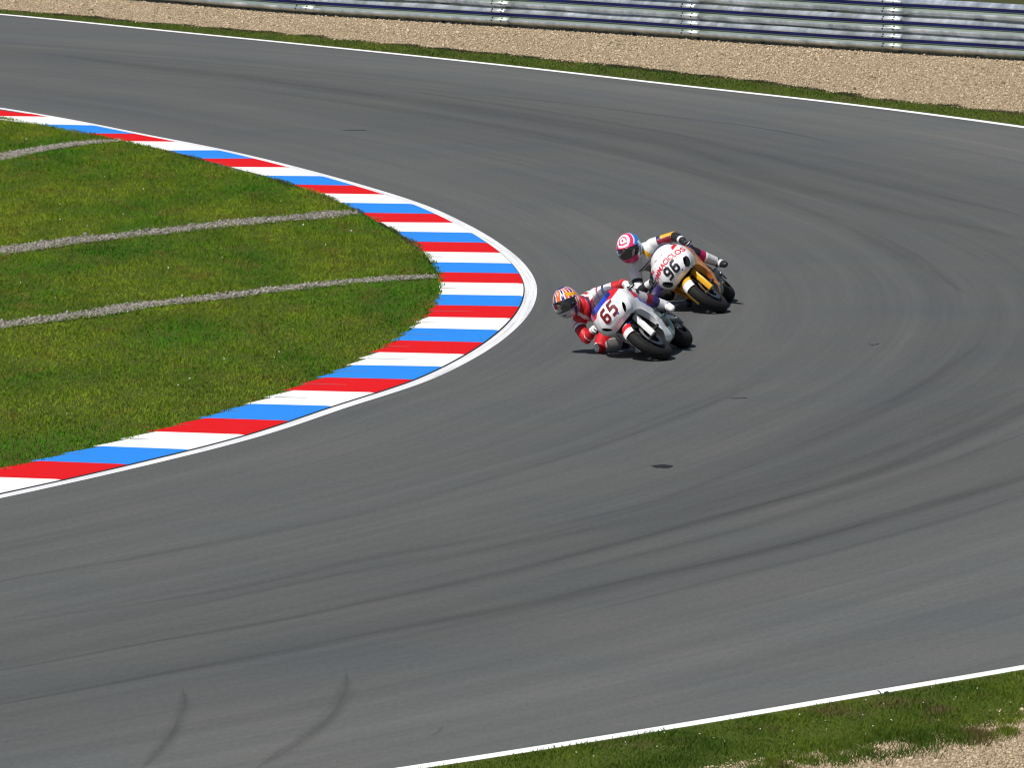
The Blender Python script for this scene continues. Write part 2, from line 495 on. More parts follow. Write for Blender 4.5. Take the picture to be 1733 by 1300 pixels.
# infield blades
N = 620000
x = rng.uniform(-11, .3, N); y = rng.uniform(76, 141, N)
th, r = np.degrees(np.arctan2(y - CY, x - CX)), np.hypot(x - CX, y - CY)
edge = R_KI(th) + .02 + .035 * nz(x, y, 6)
ok = in_view(x, y, .6) & (r < edge)
x, y, r, edge = x[ok], y[ok], r[ok], edge[ok]
dd = drain_dist(x, y)
ok = dd > .05 * nz(x, y, 5) + .04 * nz(x, y, 13) + rng.normal(0, .035, len(x)) - .04
x, y, r, edge, dd = x[ok], y[ok], r[ok], edge[ok], dd[ok]
tuft = np.clip(nz(x, y, 2.2) * .5 + .5, 0, 1)
h = (.016 + .016 * tuft) * rng.uniform(.6, 1.5, len(x))
h *= np.where(edge - r < .12, 1.25, 1.0)
h[rng.random(len(x)) < .0012] *= 2.4
tag(blades('infield_grass', x, y, infield_z(x, y), h, rng.uniform(.006, .013, len(x)), M_GRASS), kind='stuff')
print('infield blades', len(x))
# verge blades
def verge(x, y, amp, soft):
    th, r = np.degrees(np.arctan2(y - CY, x - CX)), np.hypot(x - CX, y - CY)
    g = R_G(th) + rag(th, 1.7, .10)
    return in_view(x, y, .6) & (r > R_O(th) + .15 + np.where(y < 80, .05, 0) + rng.uniform(-.04, .04, len(x))) & (r < g + rng.normal(0, soft, len(x)) + amp * nz(x, y, 5)), r - g
N = 420000
x = rng.uniform(-12, 11, N); y = rng.uniform(115, 170, N)
ok, _ = verge(x, y, .06, .06)
x, y = x[ok], y[ok]
xs, ys = [x], [y]
N = 260000
x = rng.uniform(-2, 5.2, N); y = rng.uniform(56, 68.5, N)
ok, dg = verge(x, y, .10, .07)
clump = (np.abs(dg) < .9) & in_view(x, y) & (nz(x + 3, y, 4.1) + .5 * nz(x, y, 11) > .82 + np.maximum(dg, 0) * .7) & (dg > 0)
x, y = x[ok | clump], y[ok | clump]
xs.append(x); ys.append(y)
x, y = np.concatenate(xs), np.concatenate(ys)
far = y > 100
h = rng.uniform(.018, .045, len(x)) * np.where(far, 1.0, np.clip(.75 + .45 * nz(x, y, 3.1), .5, 1.3))
tag(blades('verge_grass', x, y, np.full(len(x), .012), h, np.where(far, .012, .007) * rng.uniform(.7, 1.2, len(x)), M_GRASS2), kind='stuff')
print('verge blades', len(x))

# dry weeds along the gravel side of the far verge, and tufts rooted in the near gravel
M_WEED = leafy("dry_weed_blades", (.055, .06, .03), (.085, .075, .045), (.11, .11, .055), (.11, .08, .06))
def along(n, t0, t1, rf, w):
    th = rng.uniform(t0, t1, n); r = rf(th) + rng.uniform(-1, 1, n) * w
    x, y = unpol(th, r); ok = in_view(x, y, .6)
    return x[ok], y[ok], th[ok], (r - rf(th))[ok]
x, y, th, d_ = along(34000, 18, 54, lambda a: R_G(a) + rag(a, 1.7, .10), .16)
k_ = .5 + .5 * nz(x, y, 2.3)
ok = np.abs(d_ - .03) < .04 + .12 * k_
x, y, k_ = x[ok], y[ok], k_[ok]
tag(blades('dry_weeds', x, y, np.full(len(x), .01), rng.uniform(.015, .040, len(x)) * (.4 + .9 * k_), np.full(len(x), .010), M_WEED), kind='stuff')
print('weeds', len(x))
x, y, th, d_ = along(26000, 1, 33, R_KI, .12)
k_ = np.clip(.5 + .7 * nz(x, y, 1.7), 0, 1)
ok = np.abs(d_ + .02) < .01 + .06 * k_
x, y, k_ = x[ok], y[ok], k_[ok]
tag(blades('kerb_weeds', x, y, np.full(len(x), .025), rng.uniform(.010, .028, len(x)) * (.4 + .9 * k_), np.full(len(x), .009), M_WEED), kind='stuff')
print('kerb weeds', len(x))
xs, ys = [], []
for _ in range(46):
    px = rng.uniform(1255, 1733); tb = 1296 - (px - 1262) * .155 + rng.uniform(-6, 26)
    c0 = gp(px, tb); n_ = int(rng.uniform(60, 420)); s_ = rng.uniform(.03, .10)
    xs.append(c0[0] + rng.normal(0, s_, n_)); ys.append(c0[1] + rng.normal(0, s_ * 2.2, n_))
x, y = np.concatenate(xs), np.concatenate(ys)
tag(blades('grass_tufts', x, y, np.full(len(x), .01), rng.uniform(.02, .055, len(x)), np.full(len(x), .006), M_GRASS2), kind='stuff')

# gravel stones
N = 480000
x = rng.uniform(-12.5, 11, N); y = rng.uniform(118, 175, N)
th, r = np.degrees(np.arctan2(y - CY, x - CX)), np.hypot(x - CX, y - CY)
ok = in_view(x, y, .4) & (r > R_G(th) + .05 + rag(th, 1.7, .10) - .12 * rng.random(N)) & (r < R_R(th) + .6)
x, y = x[ok], y[ok]
s = rng.lognormal(math.log(.0125), .40, len(x))
xs, ys, ss = [x], [y], [s]
N = 190000
x = rng.uniform(.5, 5.0, N); y = rng.uniform(57, 67, N)
th, r = np.degrees(np.arctan2(y - CY, x - CX)), np.hypot(x - CX, y - CY)
dg = r - (R_G(th) + rag(th, 1.7, .10))
ok = in_view(x, y, .4) & (dg > -.10 - .5 * (rng.random(N) < .03) * rng.random(N)) & (dg < 4)
x, y = x[ok], y[ok]
xs.append(x); ys.append(y); ss.append(rng.lognormal(math.log(.0062), .45, len(x)))
x, y, s = map(np.concatenate, (xs, ys, ss))
tag(stones('gravel_trap', x, y, .006 + .25 * s, s, M_STONE), kind='stuff')
print('stones', len(x))
# drains
V, F, U = [], [], []
for P, a, b in drain_paths:
    n = len(P); T = np.gradient(P, axis=0); T /= np.linalg.norm(T, axis=1)[:, None]
    Nn = np.stack([-T[:, 1], T[:, 0]], -1); w = np.linspace(a, b, n)[:, None] * 1.15
    b0 = len(V)
    L, R_ = P + Nn * w, P - Nn * w
    for p, q in zip(L, R_):
        V += [(p[0], p[1], float(infield_z(p[0], p[1])) - .004), (q[0], q[1], float(infield_z(q[0], q[1])) - .004)]
    F += [(b0 + 2 * i, b0 + 2 * i + 1, b0 + 2 * i + 3, b0 + 2 * i + 2) for i in range(n - 1)]
tag(mesh_obj('drain_bed', V, F, M_DRAIN), kind='structure')
xs, ys = [], []
for P, a, b in drain_paths:
    n = 9000; k = rng.integers(0, len(P) - 1, n); f = rng.random(n)[:, None]
    q = P[k] + (P[k + 1] - P[k]) * f
    w = (a + (b - a) * k / len(P))
    o_ = rng.uniform(-1, 1, (n, 2)) * w[:, None] * np.array([1.1, 1.2])
    q = q + o_
    xs.append(q[:, 0]); ys.append(q[:, 1])
x, y = np.concatenate(xs), np.concatenate(ys)
th, r = np.degrees(np.arctan2(y - CY, x - CX)), np.hypot(x - CX, y - CY)
ok = in_view(x, y, .4) & (r < R_KI(th) - .02); x, y = x[ok], y[ok]
s = rng.lognormal(math.log(.0125), .38, len(x))
tag(stones('drain_gravel', x, y, infield_z(x, y) + .25 * s, s, M_STONE2), kind='stuff')
# clover heads
pts = [(351/3.466, 170+629/3.466), (352/3.466, 170+720/3.466), (310/3.466, 170+773/3.466), (120/3.466, 170+1095/3.466), (152/3.466, 170+246/3.466),
       (614/3.466, 170+470/3.466)]
for _ in range(26): pts.append((rng.uniform(0, 600), rng.uniform(230, 760)))
for _ in range(90): pts.append((rng.uniform(900, 1733), rng.uniform(1150, 1300)))
V_ = []
for p in pts:
    gx, gy = gp(*p); a_, r_ = pol((gx, gy))
    if r_ < R_KI(a_) - .15 or (r_ > R_O(a_) + .2 and r_ < R_G(a_) + .1): V_.append((gx, gy))
V_ = np.array(V_)
tag(stones('clover_flowers', V_[:, 0], V_[:, 1], np.full(len(V_), .055), np.where(V_[:, 1] > 75, .013, .0075) * rng.uniform(.7, 1.3, len(V_)), M_PETAL), kind='stuff')

# ---------------------------------------------------------------- guard rail
M_GALV = mat("galvanised_steel", (.55, .57, .60), .38, .75)
t = NT(M_GALV); ob = t.coords('Object')
uv = t.n('UVMap'); mp = t.n('Mapping'); mp.inputs['Scale'].default_value = (1.9, .35, 1); t.l(uv.outputs[0], mp.inputs[0])
n1 = t.noise(mp.outputs[0], 1.0, 5, .7)
n2 = t.noise(t.coords('Object', (1, 1, 2)), 1.3, 4, .6)
c = t.ramp(n1, [(.34, (.34, .40, .45)), (.5, (.56, .62, .68)), (.62, (.74, .79, .86)), (.72, (.93, .95, 1.0))])
c = t.mix(t.ramp(n2, [(.5, (0,)*3), (.75, (.35,)*3)]), c, (.46, .50, .42))
t.color(c)
t.l(t.ramp(n1, [(.3, (.30,)*3), (.7, (.5,)*3)]), t.b.inputs['Roughness'])
t.bump(n2, .25, .03)
M_NAVY = mat("navy_rail_shade", (.012, .022, .16), .7, .0, spec=.2)  # shade below the upper ridge, put into the colour as navy
t = NT(M_NAVY); t.color(t.ramp(t.noise(t.coords('Object'), 1.2, 4), [(.3, (.010, .016, .20)), (.7, (.025, .04, .36))]))
M_GREEN_REFL = mat("rail_valley_grass_reflection", (.34, .41, .33), .45, .6)  # green of reflected grass put into the base colour of the valley facets
M_POST = mat("rail_post_steel", (.30, .31, .32), .55, .6)
M_BOLT = mat("dark_bolt", (.02, .02, .022), .9, .0, spec=.1)

_b = bmesh.new(); bmesh.ops.create_uvsphere(_b, u_segments=8, v_segments=5, radius=.015)
BOLT = bpy.data.meshes.new('bolt'); _b.to_mesh(BOLT); _b.free(); BOLT.materials.append(M_BOLT)
def rail_frame(th):
    """point on the rail's foot line and the unit vector towards the track"""
    r = float(R_R(th)); x, y = unpol(th, r)
    e = .05
    x2, y2 = unpol(th + e, float(R_R(th + e)))
    T = Vector((x2 - x, y2 - y, 0)).normalized()
    N_ = Vector((-T.y, T.x, 0))
    if N_.dot(Vector((CX - x, CY - y, 0))) < 0: N_ = -N_
    return Vector((x, y, 0)), N_
rail = link(bpy.data.objects.new('guard_rail', None))
tag(rail, 'galvanised steel guard rail of three stacked corrugated beams along the far edge of the gravel', 'guard rail')
joint_px = [(190, 1), (526, 26), (857, 46.5), (1180, 68), (1517, 91)]
jt = [pol(gp(*p))[0] for p in joint_px]
stp = abs(jt[1] - jt[2]); jt = sorted(jt + [max(jt) + stp * k for k in (1, 2, 3, 4, 5)] + [min(jt) - stp * k for k in (1, 2, 3, 4, 5, 6, 7)])
# beam section (towards track, height), top to bottom; navy on the flank under the upper ridge imitates its shade
PR = [(.0, .310), (.012, .308), (.018, .300), (.070, .262), (.082, .255), (.082, .226), (.079, .218), (.030, .174), (.012, .160), (.010, .145), (.022, .133), (.074, .098), (.082, .088), (.082, .052), (.072, .043), (.016, .010), (.0, .004)]
BH = .3105
for row in range(3):
    for a, b in zip(jt[:-1], jt[1:]):
        n = 14; V = []; UV = []; MI = []
        ov = .10 * (b - a) / 5.2 * 1.0
        tt = np.linspace(a - ov, b, n)
        sag = random.uniform(-.006, .006); tilt = random.uniform(-.05, .05)
        for k, th in enumerate(tt):
            P, N_ = rail_frame(th)
            f = k / (n - 1)
            lap = .006 * (1 - f)
            dent = .012 * math.sin(f * 9 + row * 2 + a) * math.sin(f * math.pi)
            for (d, z) in PR:
                zz = z + .06 + row * BH + sag * math.sin(f * math.pi)
                p = P + N_ * (d + .006 + lap + dent + tilt * (z - .15))
                V.append((p.x, p.y, zz)); UV.append((k / (n - 1) * 5.2 + row * 13 + a, zz * 3))
        m = len(PR)
        Fc = gridfaces(n, m)
        MI = np.tile(np.array([0]*6 + [1] + [0]*(m - 8)), n - 1)
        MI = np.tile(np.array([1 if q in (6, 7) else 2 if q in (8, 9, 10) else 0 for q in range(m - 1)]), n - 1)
        o = mesh_obj('beam', V, Fc, [M_GALV, M_NAVY, M_GREEN_REFL], rail, mi=MI, uv=UV)
        sm = o.modifiers.new('thickness', 'SOLIDIFY'); sm.thickness = .003
        # bolts near the lap
        for th in (a + .012 * 5 * (b - a) / 5.2 * 1.2, a + .30 * (b - a) / 5.2 * 1.1):
            P, N_ = rail_frame(th)
            for z, d in ((.240, .088), (.275, .065), (.115, .062), (.068, .088)):
                bo = link(bpy.data.objects.new('bolt', BOLT)); bo.parent = o
                bo.location = P + N_ * (d + .012) + Vector((0, 0, z + .06 + row * BH))
allp = []
for a, b in zip(jt[:-1], jt[1:]):
    for k in range(3): allp.append(a + (b - a) * k / 3 + .02)
for th in allp:
    P, N_ = rail_frame(th); T = Vector((N_.y, -N_.x, 0)); c_ = P - N_ * .10
    V = []
    sec = [(-.05, -.06), (.05, -.06), (.05, -.052), (-.042, -.052), (-.042, .052), (.05, .052), (.05, .06), (-.05, .06)]
    for z in (-.2, 1.0):
        for u, v in sec: q = c_ + T * v + N_ * u; V.append((q.x, q.y, z))
    F = [(i, (i + 1) % 8, (i + 1) % 8 + 8, i + 8) for i in range(8)] + [tuple(range(7, -1, -1)), tuple(range(8, 16))]
    mesh_obj('post', V, F, M_POST, rail)

# ---------------------------------------------------------------- small litter on the near edge line
M_TWIG = mat("dark_twig", (.02, .018, .014), .8)
M_STUB = mat("dark_green_plastic", (.018, .05, .04), .5)

def tube(path, radii, n=12, squash=None, up=None):
    """closed rounded tube through the points of path; returns verts, faces"""
    P = [Vector(p) for p in path]; m = len(P)
    T = [(P[min(i + 1, m - 1)] - P[max(i - 1, 0)]).normalized() for i in range(m)]
    ref = Vector(up) if up else (Vector((0, 0, 1)) if abs(T[0].z) < .9 else Vector((1, 0, 0)))
    V, F = [], []
    rings = []
    u = (ref - T[0] * ref.dot(T[0])).normalized()
    fr = []
    for i in range(m):
        u = (u - T[i] * u.dot(T[i])).normalized(); fr.append((u.copy(), T[i].cross(u)))
    sq = squash or 1.0
    prof = []
    for k in range(3, 0, -1):
        a = k / 4 * math.pi / 2 + .15; prof.append((0, -math.sin(a), math.cos(a)))
    for i in range(m): prof.append((i, 0, 1))
    for k in range(1, 4):
        a = k / 4 * math.pi / 2 + .15; prof.append((m - 1, math.sin(a), math.cos(a)))
    for i, off, sc in prof:
        c = P[i] + T[i] * off * radii[i]
        for j in range(n):
            a = j / n * 2 * math.pi
            V.append(c + (fr[i][0] * math.cos(a) * sq + fr[i][1] * math.sin(a)) * radii[i] * sc)
    q = len(prof)
    for i in range(q - 1):
        for j in range(n): F.append((i * n + j, i * n + (j + 1) % n, (i + 1) * n + (j + 1) % n, (i + 1) * n + j))
    F.append(tuple(range(n - 1, -1, -1))); F.append(tuple((q - 1) * n + j for j in range(n)))
    return [tuple(v) for v in V], F
def join(parts):
    V, F = [], []
    for v, f in parts:
        b = len(V); V += list(v); F += [tuple(i + b for i in q) for q in f]
    return V, F
def obj(name, parts, m, parent=None, smooth=True, mi=None):
    V, F = join(parts if isinstance(parts, list) else [parts])
    return mesh_obj(name, V, F, m, parent, smooth=smooth, mi=mi)
def box(c, s, R=None, bev=.0):
    bm = bmesh.new(); bmesh.ops.create_cube(bm, size=1)
    bmesh.ops.scale(bm, vec=Vector(s), verts=bm.verts)
    if bev: bmesh.ops.bevel(bm, geom=bm.edges[:], offset=bev, segments=2, affect='EDGES', profile=.6)
    if R is not None: bmesh.ops.rotate(bm, matrix=R, verts=bm.verts)
    bmesh.ops.translate(bm, vec=Vector(c), verts=bm.verts)
    bm.verts.index_update()
    r = ([tuple(v.co) for v in bm.verts], [tuple(v.index for v in f.verts) for f in bm.faces]); bm.free(); return r

gx, gy = gp(1494.5, 1181)
o = obj('twig', [tube([(gx, gy, -.01), (gx - .012, gy, .02), (gx - .026, gy + .005, .042), (gx - .036, gy + .005, .052)], [.006, .005, .0045, .004], 8),
                 tube([(gx - .033, gy + .005, .05), (gx - .044, gy + .005, .051)], [.004, .003], 6)], M_TWIG)
tag(o, 'small black bent twig sticking up over the white line near the lower right corner', 'twig')
gx, gy = gp(1500, 1180)
o = obj('plastic_stub', [box((gx - .010, gy, .018), (.014, .02, .045), None, .003), box((gx + .008, gy + .004, .034), (.026, .018, .016), Matrix.Rotation(.2, 3, 'Y'), .003),
                         box((gx + .016, gy + .004, .012), (.012, .016, .022), Matrix.Rotation(.3, 3, 'Y'), .003)], M_STUB, smooth=False)
tag(o, 'dark green broken plastic stub in the grass just right of the black twig', 'litter')

# ================================================================ motorcycles and riders
M_TYRE = mat("tyre_rubber", (.018, .018, .019), .72, spec=.2)
t = NT(M_TYRE); t.bump(t.noise(t.coords('Object'), 60, 3, .7), .3, .002)
t.color(t.ramp(t.noise(t.coords('Object', (1, 5, 1)), 6, 4), [(.3, (.008,)*3), (.7, (.017,)*3)]))
M_RIM = mat("black_rim", (.02, .02, .022), .3, .6)
M_RIM_GOLD = mat("gold_rim", (.45, .26, .05), .3, .8)
M_DISC = mat("steel_disc", (.14, .135, .15), .35, .9)
M_STEEL = mat("satin_metal", (.30, .30, .31), .35, .9)
M_BLACK = mat("black_plastic", (.012, .012, .014), .45)
M_DARK = mat("dark_engine_metal", (.035, .035, .038), .5, .5)
t = NT(M_DARK); t.color(t.ramp(t.noise(t.coords('Object'), 18, 4), [(.35, (.012,)*3), (.7, (.09, .085, .08))]))
M_GOLD = mat("gold_fork_tube", (.75, .42, .06), .3, .9)
M_TEAL = mat("dark_green_composite", (.006, .05, .035), .35, .1, coat=.5)
P_WHITE = mat("white_gloss_paint", (.80, .80, .81), .28, coat=.6)
P_RED = mat("red_gloss_paint", (.62, .012, .02), .28, coat=.6)
P_BLUE = mat("blue_gloss_paint", (.015, .05, .50), .28, coat=.6)
P_DRED = mat("dark_red_number", (.16, .005, .012), .4)
P_BLACKN = mat("black_number", (.015, .013, .02), .4)
P_ORANGE = mat("orange_gold_gloss_paint", (.66, .24, .018), .35, .0, coat=.4)
t = NT(P_ORANGE); t.color(t.ramp(t.noise(t.coords('Object', (1, 1, 1)), 3.5, 3), [(.35, (.66, .16, .008)), (.65, (.80, .33, .012))]))
P_YELLOW = mat("yellow_gloss_paint", (.80, .40, .02), .3, .1, coat=.6)
P_PINK = mat("pink_gloss_paint", (.75, .03, .16), .28, coat=.6)
P_ORG = mat("orange_gloss_paint", (.80, .13, .02), .28, coat=.6)
P_NAVY = mat("navy_gloss_paint", (.01, .02, .16), .28, coat=.6)
P_CYAN = mat("sky_blue_gloss_paint", (.03, .22, .60), .28, coat=.6)
P_SILVER = mat("silver_sticker", (.5, .53, .56), .3, .4)
P_GREYPINK = mat("mauve_lettering", (.42, .22, .27), .5)
P_REDT = mat("red_lettering", (.60, .02, .05), .4)
M_SCREEN = mat("smoked_screen", (.05, .06, .10), .08, spec=.6)
M_SCREEN.node_tree.nodes["Principled BSDF"].inputs['Alpha'].default_value = .55
M_VISOR = mat("dark_visor", (.012, .011, .010), .09, spec=.7, coat=.6)

def leather(name, base, rough=.5):
    m = mat(name, base, rough, spec=.4)
    t = NT(m); ob = t.coords('Object')
    c = t.mix(1.0, base, t.ramp(t.noise(ob, 14, 4, .6), [(.3, (.75,)*3), (.65, (1.1,)*3)]), 'MULTIPLY')
    t.color(c)
    w = t.noise(t.coords('Object', (1, 1, 2.2)), 13, 4, .65)
    t.bump(w, .5, .009)
    return m
L_RED = leather("red_leather", (.50, .012, .018))
L_WHITE = leather("white_leather", (.72, .72, .72))
L_GREY = leather("grey_leather", (.42, .42, .44))
L_BLACK = leather("black_leather", (.018, .018, .022))
L_NAVY = leather("navy_leather", (.03, .02, .10))
L_YELL = leather("yellow_leather", (.75, .38, .02))
L_MAG = leather("crimson_leather", (.45, .01, .10))
L_DRED = leather("dark_red_leather", (.20, .008, .02))

def revolve(prof, n=72, a0=0, a1=2 * math.pi, axis_at=(0, 0, 0)):
    """profile points (y, radius) spun about the y axis through axis_at"""
    full = abs(a1 - a0 - 2 * math.pi) < 1e-6
    m = n if full else n + 1
    V, F = [], []; k = len(prof)
    for i in range(m):
        a = a0 + (a1 - a0) * i / n
        for y, r in prof:
            V.append((axis_at[0] + r * math.cos(a), axis_at[1] + y, axis_at[2] + r * math.sin(a)))
    for i in range(n):
        for j in range(k - 1):
            p, q = i * k, ((i + 1) % m) * k
            F.append((p + j, p + j + 1, q + j + 1, q + j))
    return V, F

def wheel(parent, x, z, R, w, rim_m, front):
    """tyre, rim, spokes, brake disc(s) around the hub at (x, 0, z)"""
    hub = (x, 0, z)
    rr = w / 2
    prof = []
    Rr = R - .085 if front else R - .095
    for k in range(25):
        a = -math.pi * .62 + k / 24 * math.pi * 1.24
        prof.append((rr * math.sin(a), (R - rr * 1.0) + rr * math.cos(a)))
    ir = Rr - .008
    prof = [(-rr * .78, ir)] + prof + [(rr * .78, ir)]
    wh = link(bpy.data.objects.new('wheel', None)); wh.parent = parent
    obj('tyre', revolve(prof, 96, axis_at=hub), M_TYRE, wh)
    rw = rr * .80
    rp = [(-rw, Rr + .012), (-rw, Rr - .012), (-rw * .75, Rr - .022), (-rw * .3, Rr - .035), (rw * .3, Rr - .035), (rw * .75, Rr - .022), (rw, Rr - .012), (rw, Rr + .012)]
    parts = [revolve(rp, 72, axis_at=hub), revolve([(-.04, .0), (-.04, .035), (-.03, .042), (.03, .042), (.04, .035), (.04, 0)], 24, axis_at=hub)]
    for k in range(5):
        for s in (-.16, .16):
            a = k / 5 * 2 * math.pi + .3
            p0 = (x + .035 * math.cos(a), 0, z + .035 * math.sin(a))
            p1 = (x + (Rr - .03) * math.cos(a + s), 0, z + (Rr - .03) * math.sin(a + s))
            parts.append(tube([p0, p1], [.014, .010], 8))
    obj('rim', parts, rim_m, wh)
    for sgn in ((-1, 1) if front else (1,)):
        y = sgn * (.068 if front else .09); ro = .16 if front else .11
        d = [(y - .003, .105 if front else .06), (y - .003, ro), (y + .003, ro), (y + .003, .105 if front else .06), (y - .003, .105 if front else .06)]
        obj('brake_disc', [revolve(d, 60, axis_at=hub)] , M_DISC, wh, smooth=False)
    return wh

# ---- fairing volume by stations
ST = [
 (.885, [(.735, 0), (.74, .03), (.755, .055), (.775, .06), (.795, .05), (.808, .025), (.812, 0)]),
 (.855, [(.685, 0), (.69, .08), (.715, .13), (.765, .155), (.83, .13), (.875, .07), (.885, 0)]),
 (.80, [(.645, 0), (.65, .12), (.68, .185), (.755, .225), (.85, .19), (.93, .10), (.945, 0)]),
 (.72, [(.605, 0), (.61, .15), (.65, .195), (.76, .262), (.87, .235), (.98, .13), (.995, 0)]),
 (.62, [(.53, 0), (.535, .16), (.60, .20), (.74, .272), (.88, .262), (.99, .19), (1.0, 0)]),
 (.52, [(.33, 0), (.34, .16), (.48, .195), (.70, .255), (.86, .272), (.93, .235), (.90, 0)]),
 (.44, [(.18, 0), (.19, .07), (.36, .180), (.64, .240), (.80, .285), (.87, .240), (.85, 0)]),
 (.34, [(.158, 0), (.165, .06), (.34, .178), (.60, .230), (.77, .270), (.83, .21), (.82, 0)]),
 (.15, [(.15, 0), (.155, .075), (.30, .160), (.54, .215), (.71, .225), (.77, .17), (.77, 0)]),
 (-.08, [(.15, 0), (.155, .07), (.28, .14), (.47, .18), (.58, .16), (.62, .13), (.62, 0)]),
 (-.26, [(.18, 0), (.185, .06), (.26, .14), (.37, .16), (.43, .14), (.45, .1), (.45, 0)]),
 (-.34, [(.22, 0), (.225, .04), (.27, .10), (.34, .11), (.39, .09), (.40, .05), (.40, 0)]),
]
HUB = (.71, 0, .30)
WELL, WELL_R = (.735, 0, .295), .336
def fairing_mesh(ns=240, nc=84):
    xs = [s[0] for s in ST][::-1]
    tab = np.array([[c for p in s[1] for c in p] for s in ST][::-1])
    fs = [pchip(xs, tab[:, k]) for k in range(tab.shape[1])]
    u = np.linspace(xs[0], xs[-1], ns)
    # denser at the nose
    u = xs[0] + (xs[-1] - xs[0]) * (1 - (1 - np.linspace(0, 1, ns)) ** 1.25)
    V = []
    for x in u:
        pts = [(float(fs[2 * k](x)), float(fs[2 * k + 1](x))) for k in range(7)]
        P = np.array(pts); d = np.r_[0, np.cumsum(np.hypot(*np.diff(P, axis=0).T))]
        s = np.linspace(0, d[-1], nc)
        z, w = pchip(d, P[:, 0])(s), np.maximum(0, pchip(d, P[:, 1])(s))
        w[0] = w[-1] = 0
        ring = [(x, w[k], z[k]) for k in range(nc)] + [(x, -w[k], z[k]) for k in range(nc - 2, 0, -1)]
        V += ring
    n = 2 * nc - 2
    F = [tuple(f) for f in gridfaces(ns, n, True).tolist()]
    F.append(tuple(range(n - 1, -1, -1))[::-1]); F.append(tuple((ns - 1) * n + j for j in range(n))[::-1])
    return V, F
def evaluated(o):
    dg = bpy.context.evaluated_depsgraph_get()
    return bpy.data.meshes.new_from_object(o.evaluated_get(dg))
def temp(name, V, F):
    me = bpy.data.meshes.new(name); me.from_pydata(V, [], F); me.update()
    bm = bmesh.new(); bm.from_mesh(me); bmesh.ops.recalc_face_normals(bm, faces=bm.faces); bm.to_mesh(me); bm.free()
    return link(bpy.data.objects.new(name, me))
def ellipsoid(c, r, R=None, n=24):
    bm = bmesh.new(); bmesh.ops.create_uvsphere(bm, u_segments=n, v_segments=n // 2, radius=1)
    bmesh.ops.scale(bm, vec=Vector(r), verts=bm.verts)
    if R is not None: bmesh.ops.rotate(bm, matrix=R, verts=bm.verts)
    bmesh.ops.translate(bm, vec=Vector(c), verts=bm.verts); bm.verts.index_update()
    r_ = ([tuple(v.co) for v in bm.verts], [tuple(v.index for v in f.verts) for f in bm.faces]); bm.free(); return r_
def carved_fairing():
    o = temp('tmp_f', *fairing_mesh())
    cutters = []
    c = temp('tmp_c', *revolve([(-.5, .001), (-.5, WELL_R), (-.145, WELL_R), (.145, WELL_R), (.5, WELL_R), (.5, .001), (-.5, .001)], 96, axis_at=WELL)); cutters.append(c)
    c = temp('tmp_v', *box((.30, 0, 1.06), (.62, .40, .46), Matrix.Rotation(.0, 3, 'Y'))); cutters.append(c)
    for s in (-1, 1):
        R = Matrix.Rotation(rad(-38 * s), 3, 'X') @ Matrix.Rotation(rad(30 * s), 3, 'Z')
        cutters.append(temp('tmp_i', *ellipsoid((.835, s * .160, .735), (.07, .020, .058), R)))
    for c in cutters:
        md = o.modifiers.new('b', 'BOOLEAN'); md.operation = 'DIFFERENCE'; md.solver = 'EXACT'; md.object = c
    me = evaluated(o)
    for q in cutters + [o]: bpy.data.objects.remove(q, do_unlink=True)
    return me

def face_table(me):
    n = len(me.polygons)
    c = np.zeros(n * 3, np.float32); me.polygons.foreach_get('center', c)
    nn = np.zeros(n * 3, np.float32); me.polygons.foreach_get('normal', nn)
    return c.reshape(-1, 3), nn.reshape(-1, 3)
def smooth_sharp(me, ang=35):
    me.polygons.foreach_set('use_smooth', np.ones(len(me.polygons), bool))
    me.update()
    me.set_sharp_from_angle(angle=rad(ang))

FAIR = None
def make_fairing(parent, scheme):
    global FAIR
    if FAIR is None: FAIR = carved_fairing()
    me = FAIR.copy(); me.name = 'fairing'
    C, Nn = face_table(me)
    x, y, z = C.T; ay = np.abs(y)
    hubd = np.hypot(x - WELL[0], z - WELL[2])
    inner = (ay < .146) & (np.abs(hubd - WELL_R) < .006) & (np.abs(Nn[:, 1]) < .35) & ((Nn[:, 0] * (x - WELL[0]) + Nn[:, 2] * (z - WELL[2])) < 0)
    hole = (x > -.02) & (x < .613) & (ay < .203) & (z > .827) & (((np.abs(z - .83) < .003) & (Nn[:, 2] > .95)) | ((np.abs(ay - .2) < .003) & (np.abs(Nn[:, 1]) > .95)) | ((np.abs(x - .61) < .003) & (np.abs(Nn[:, 0]) > .95)))
    # inside of an intake: faces close to the carving ellipsoids and facing inwards
    intake = np.zeros(len(x), bool)
    for s in (-1, 1):
        R = (Matrix.Rotation(rad(-38 * s), 3, 'X') @ Matrix.Rotation(rad(30 * s), 3, 'Z')).transposed()
        Rn = np.array(R)
        q = (C - np.array([.835, s * .160, .735])) @ Rn.T / np.array([.07, .020, .058])
        intake |= (np.linalg.norm(q, axis=1) < 1.04)
    mi = np.zeros(len(x), int)
    mats, f = scheme
    mi = f(x, y, z, mi)
    mi[inner | hole | intake] = len(mats)
    me.materials.clear()
    for m in mats + [M_BLACK]: me.materials.append(m)
    me.polygons.foreach_set('material_index', mi.astype(np.int32))
    smooth_sharp(me)
    o = link(bpy.data.objects.new('fairing', me)); o.parent = parent
    return o

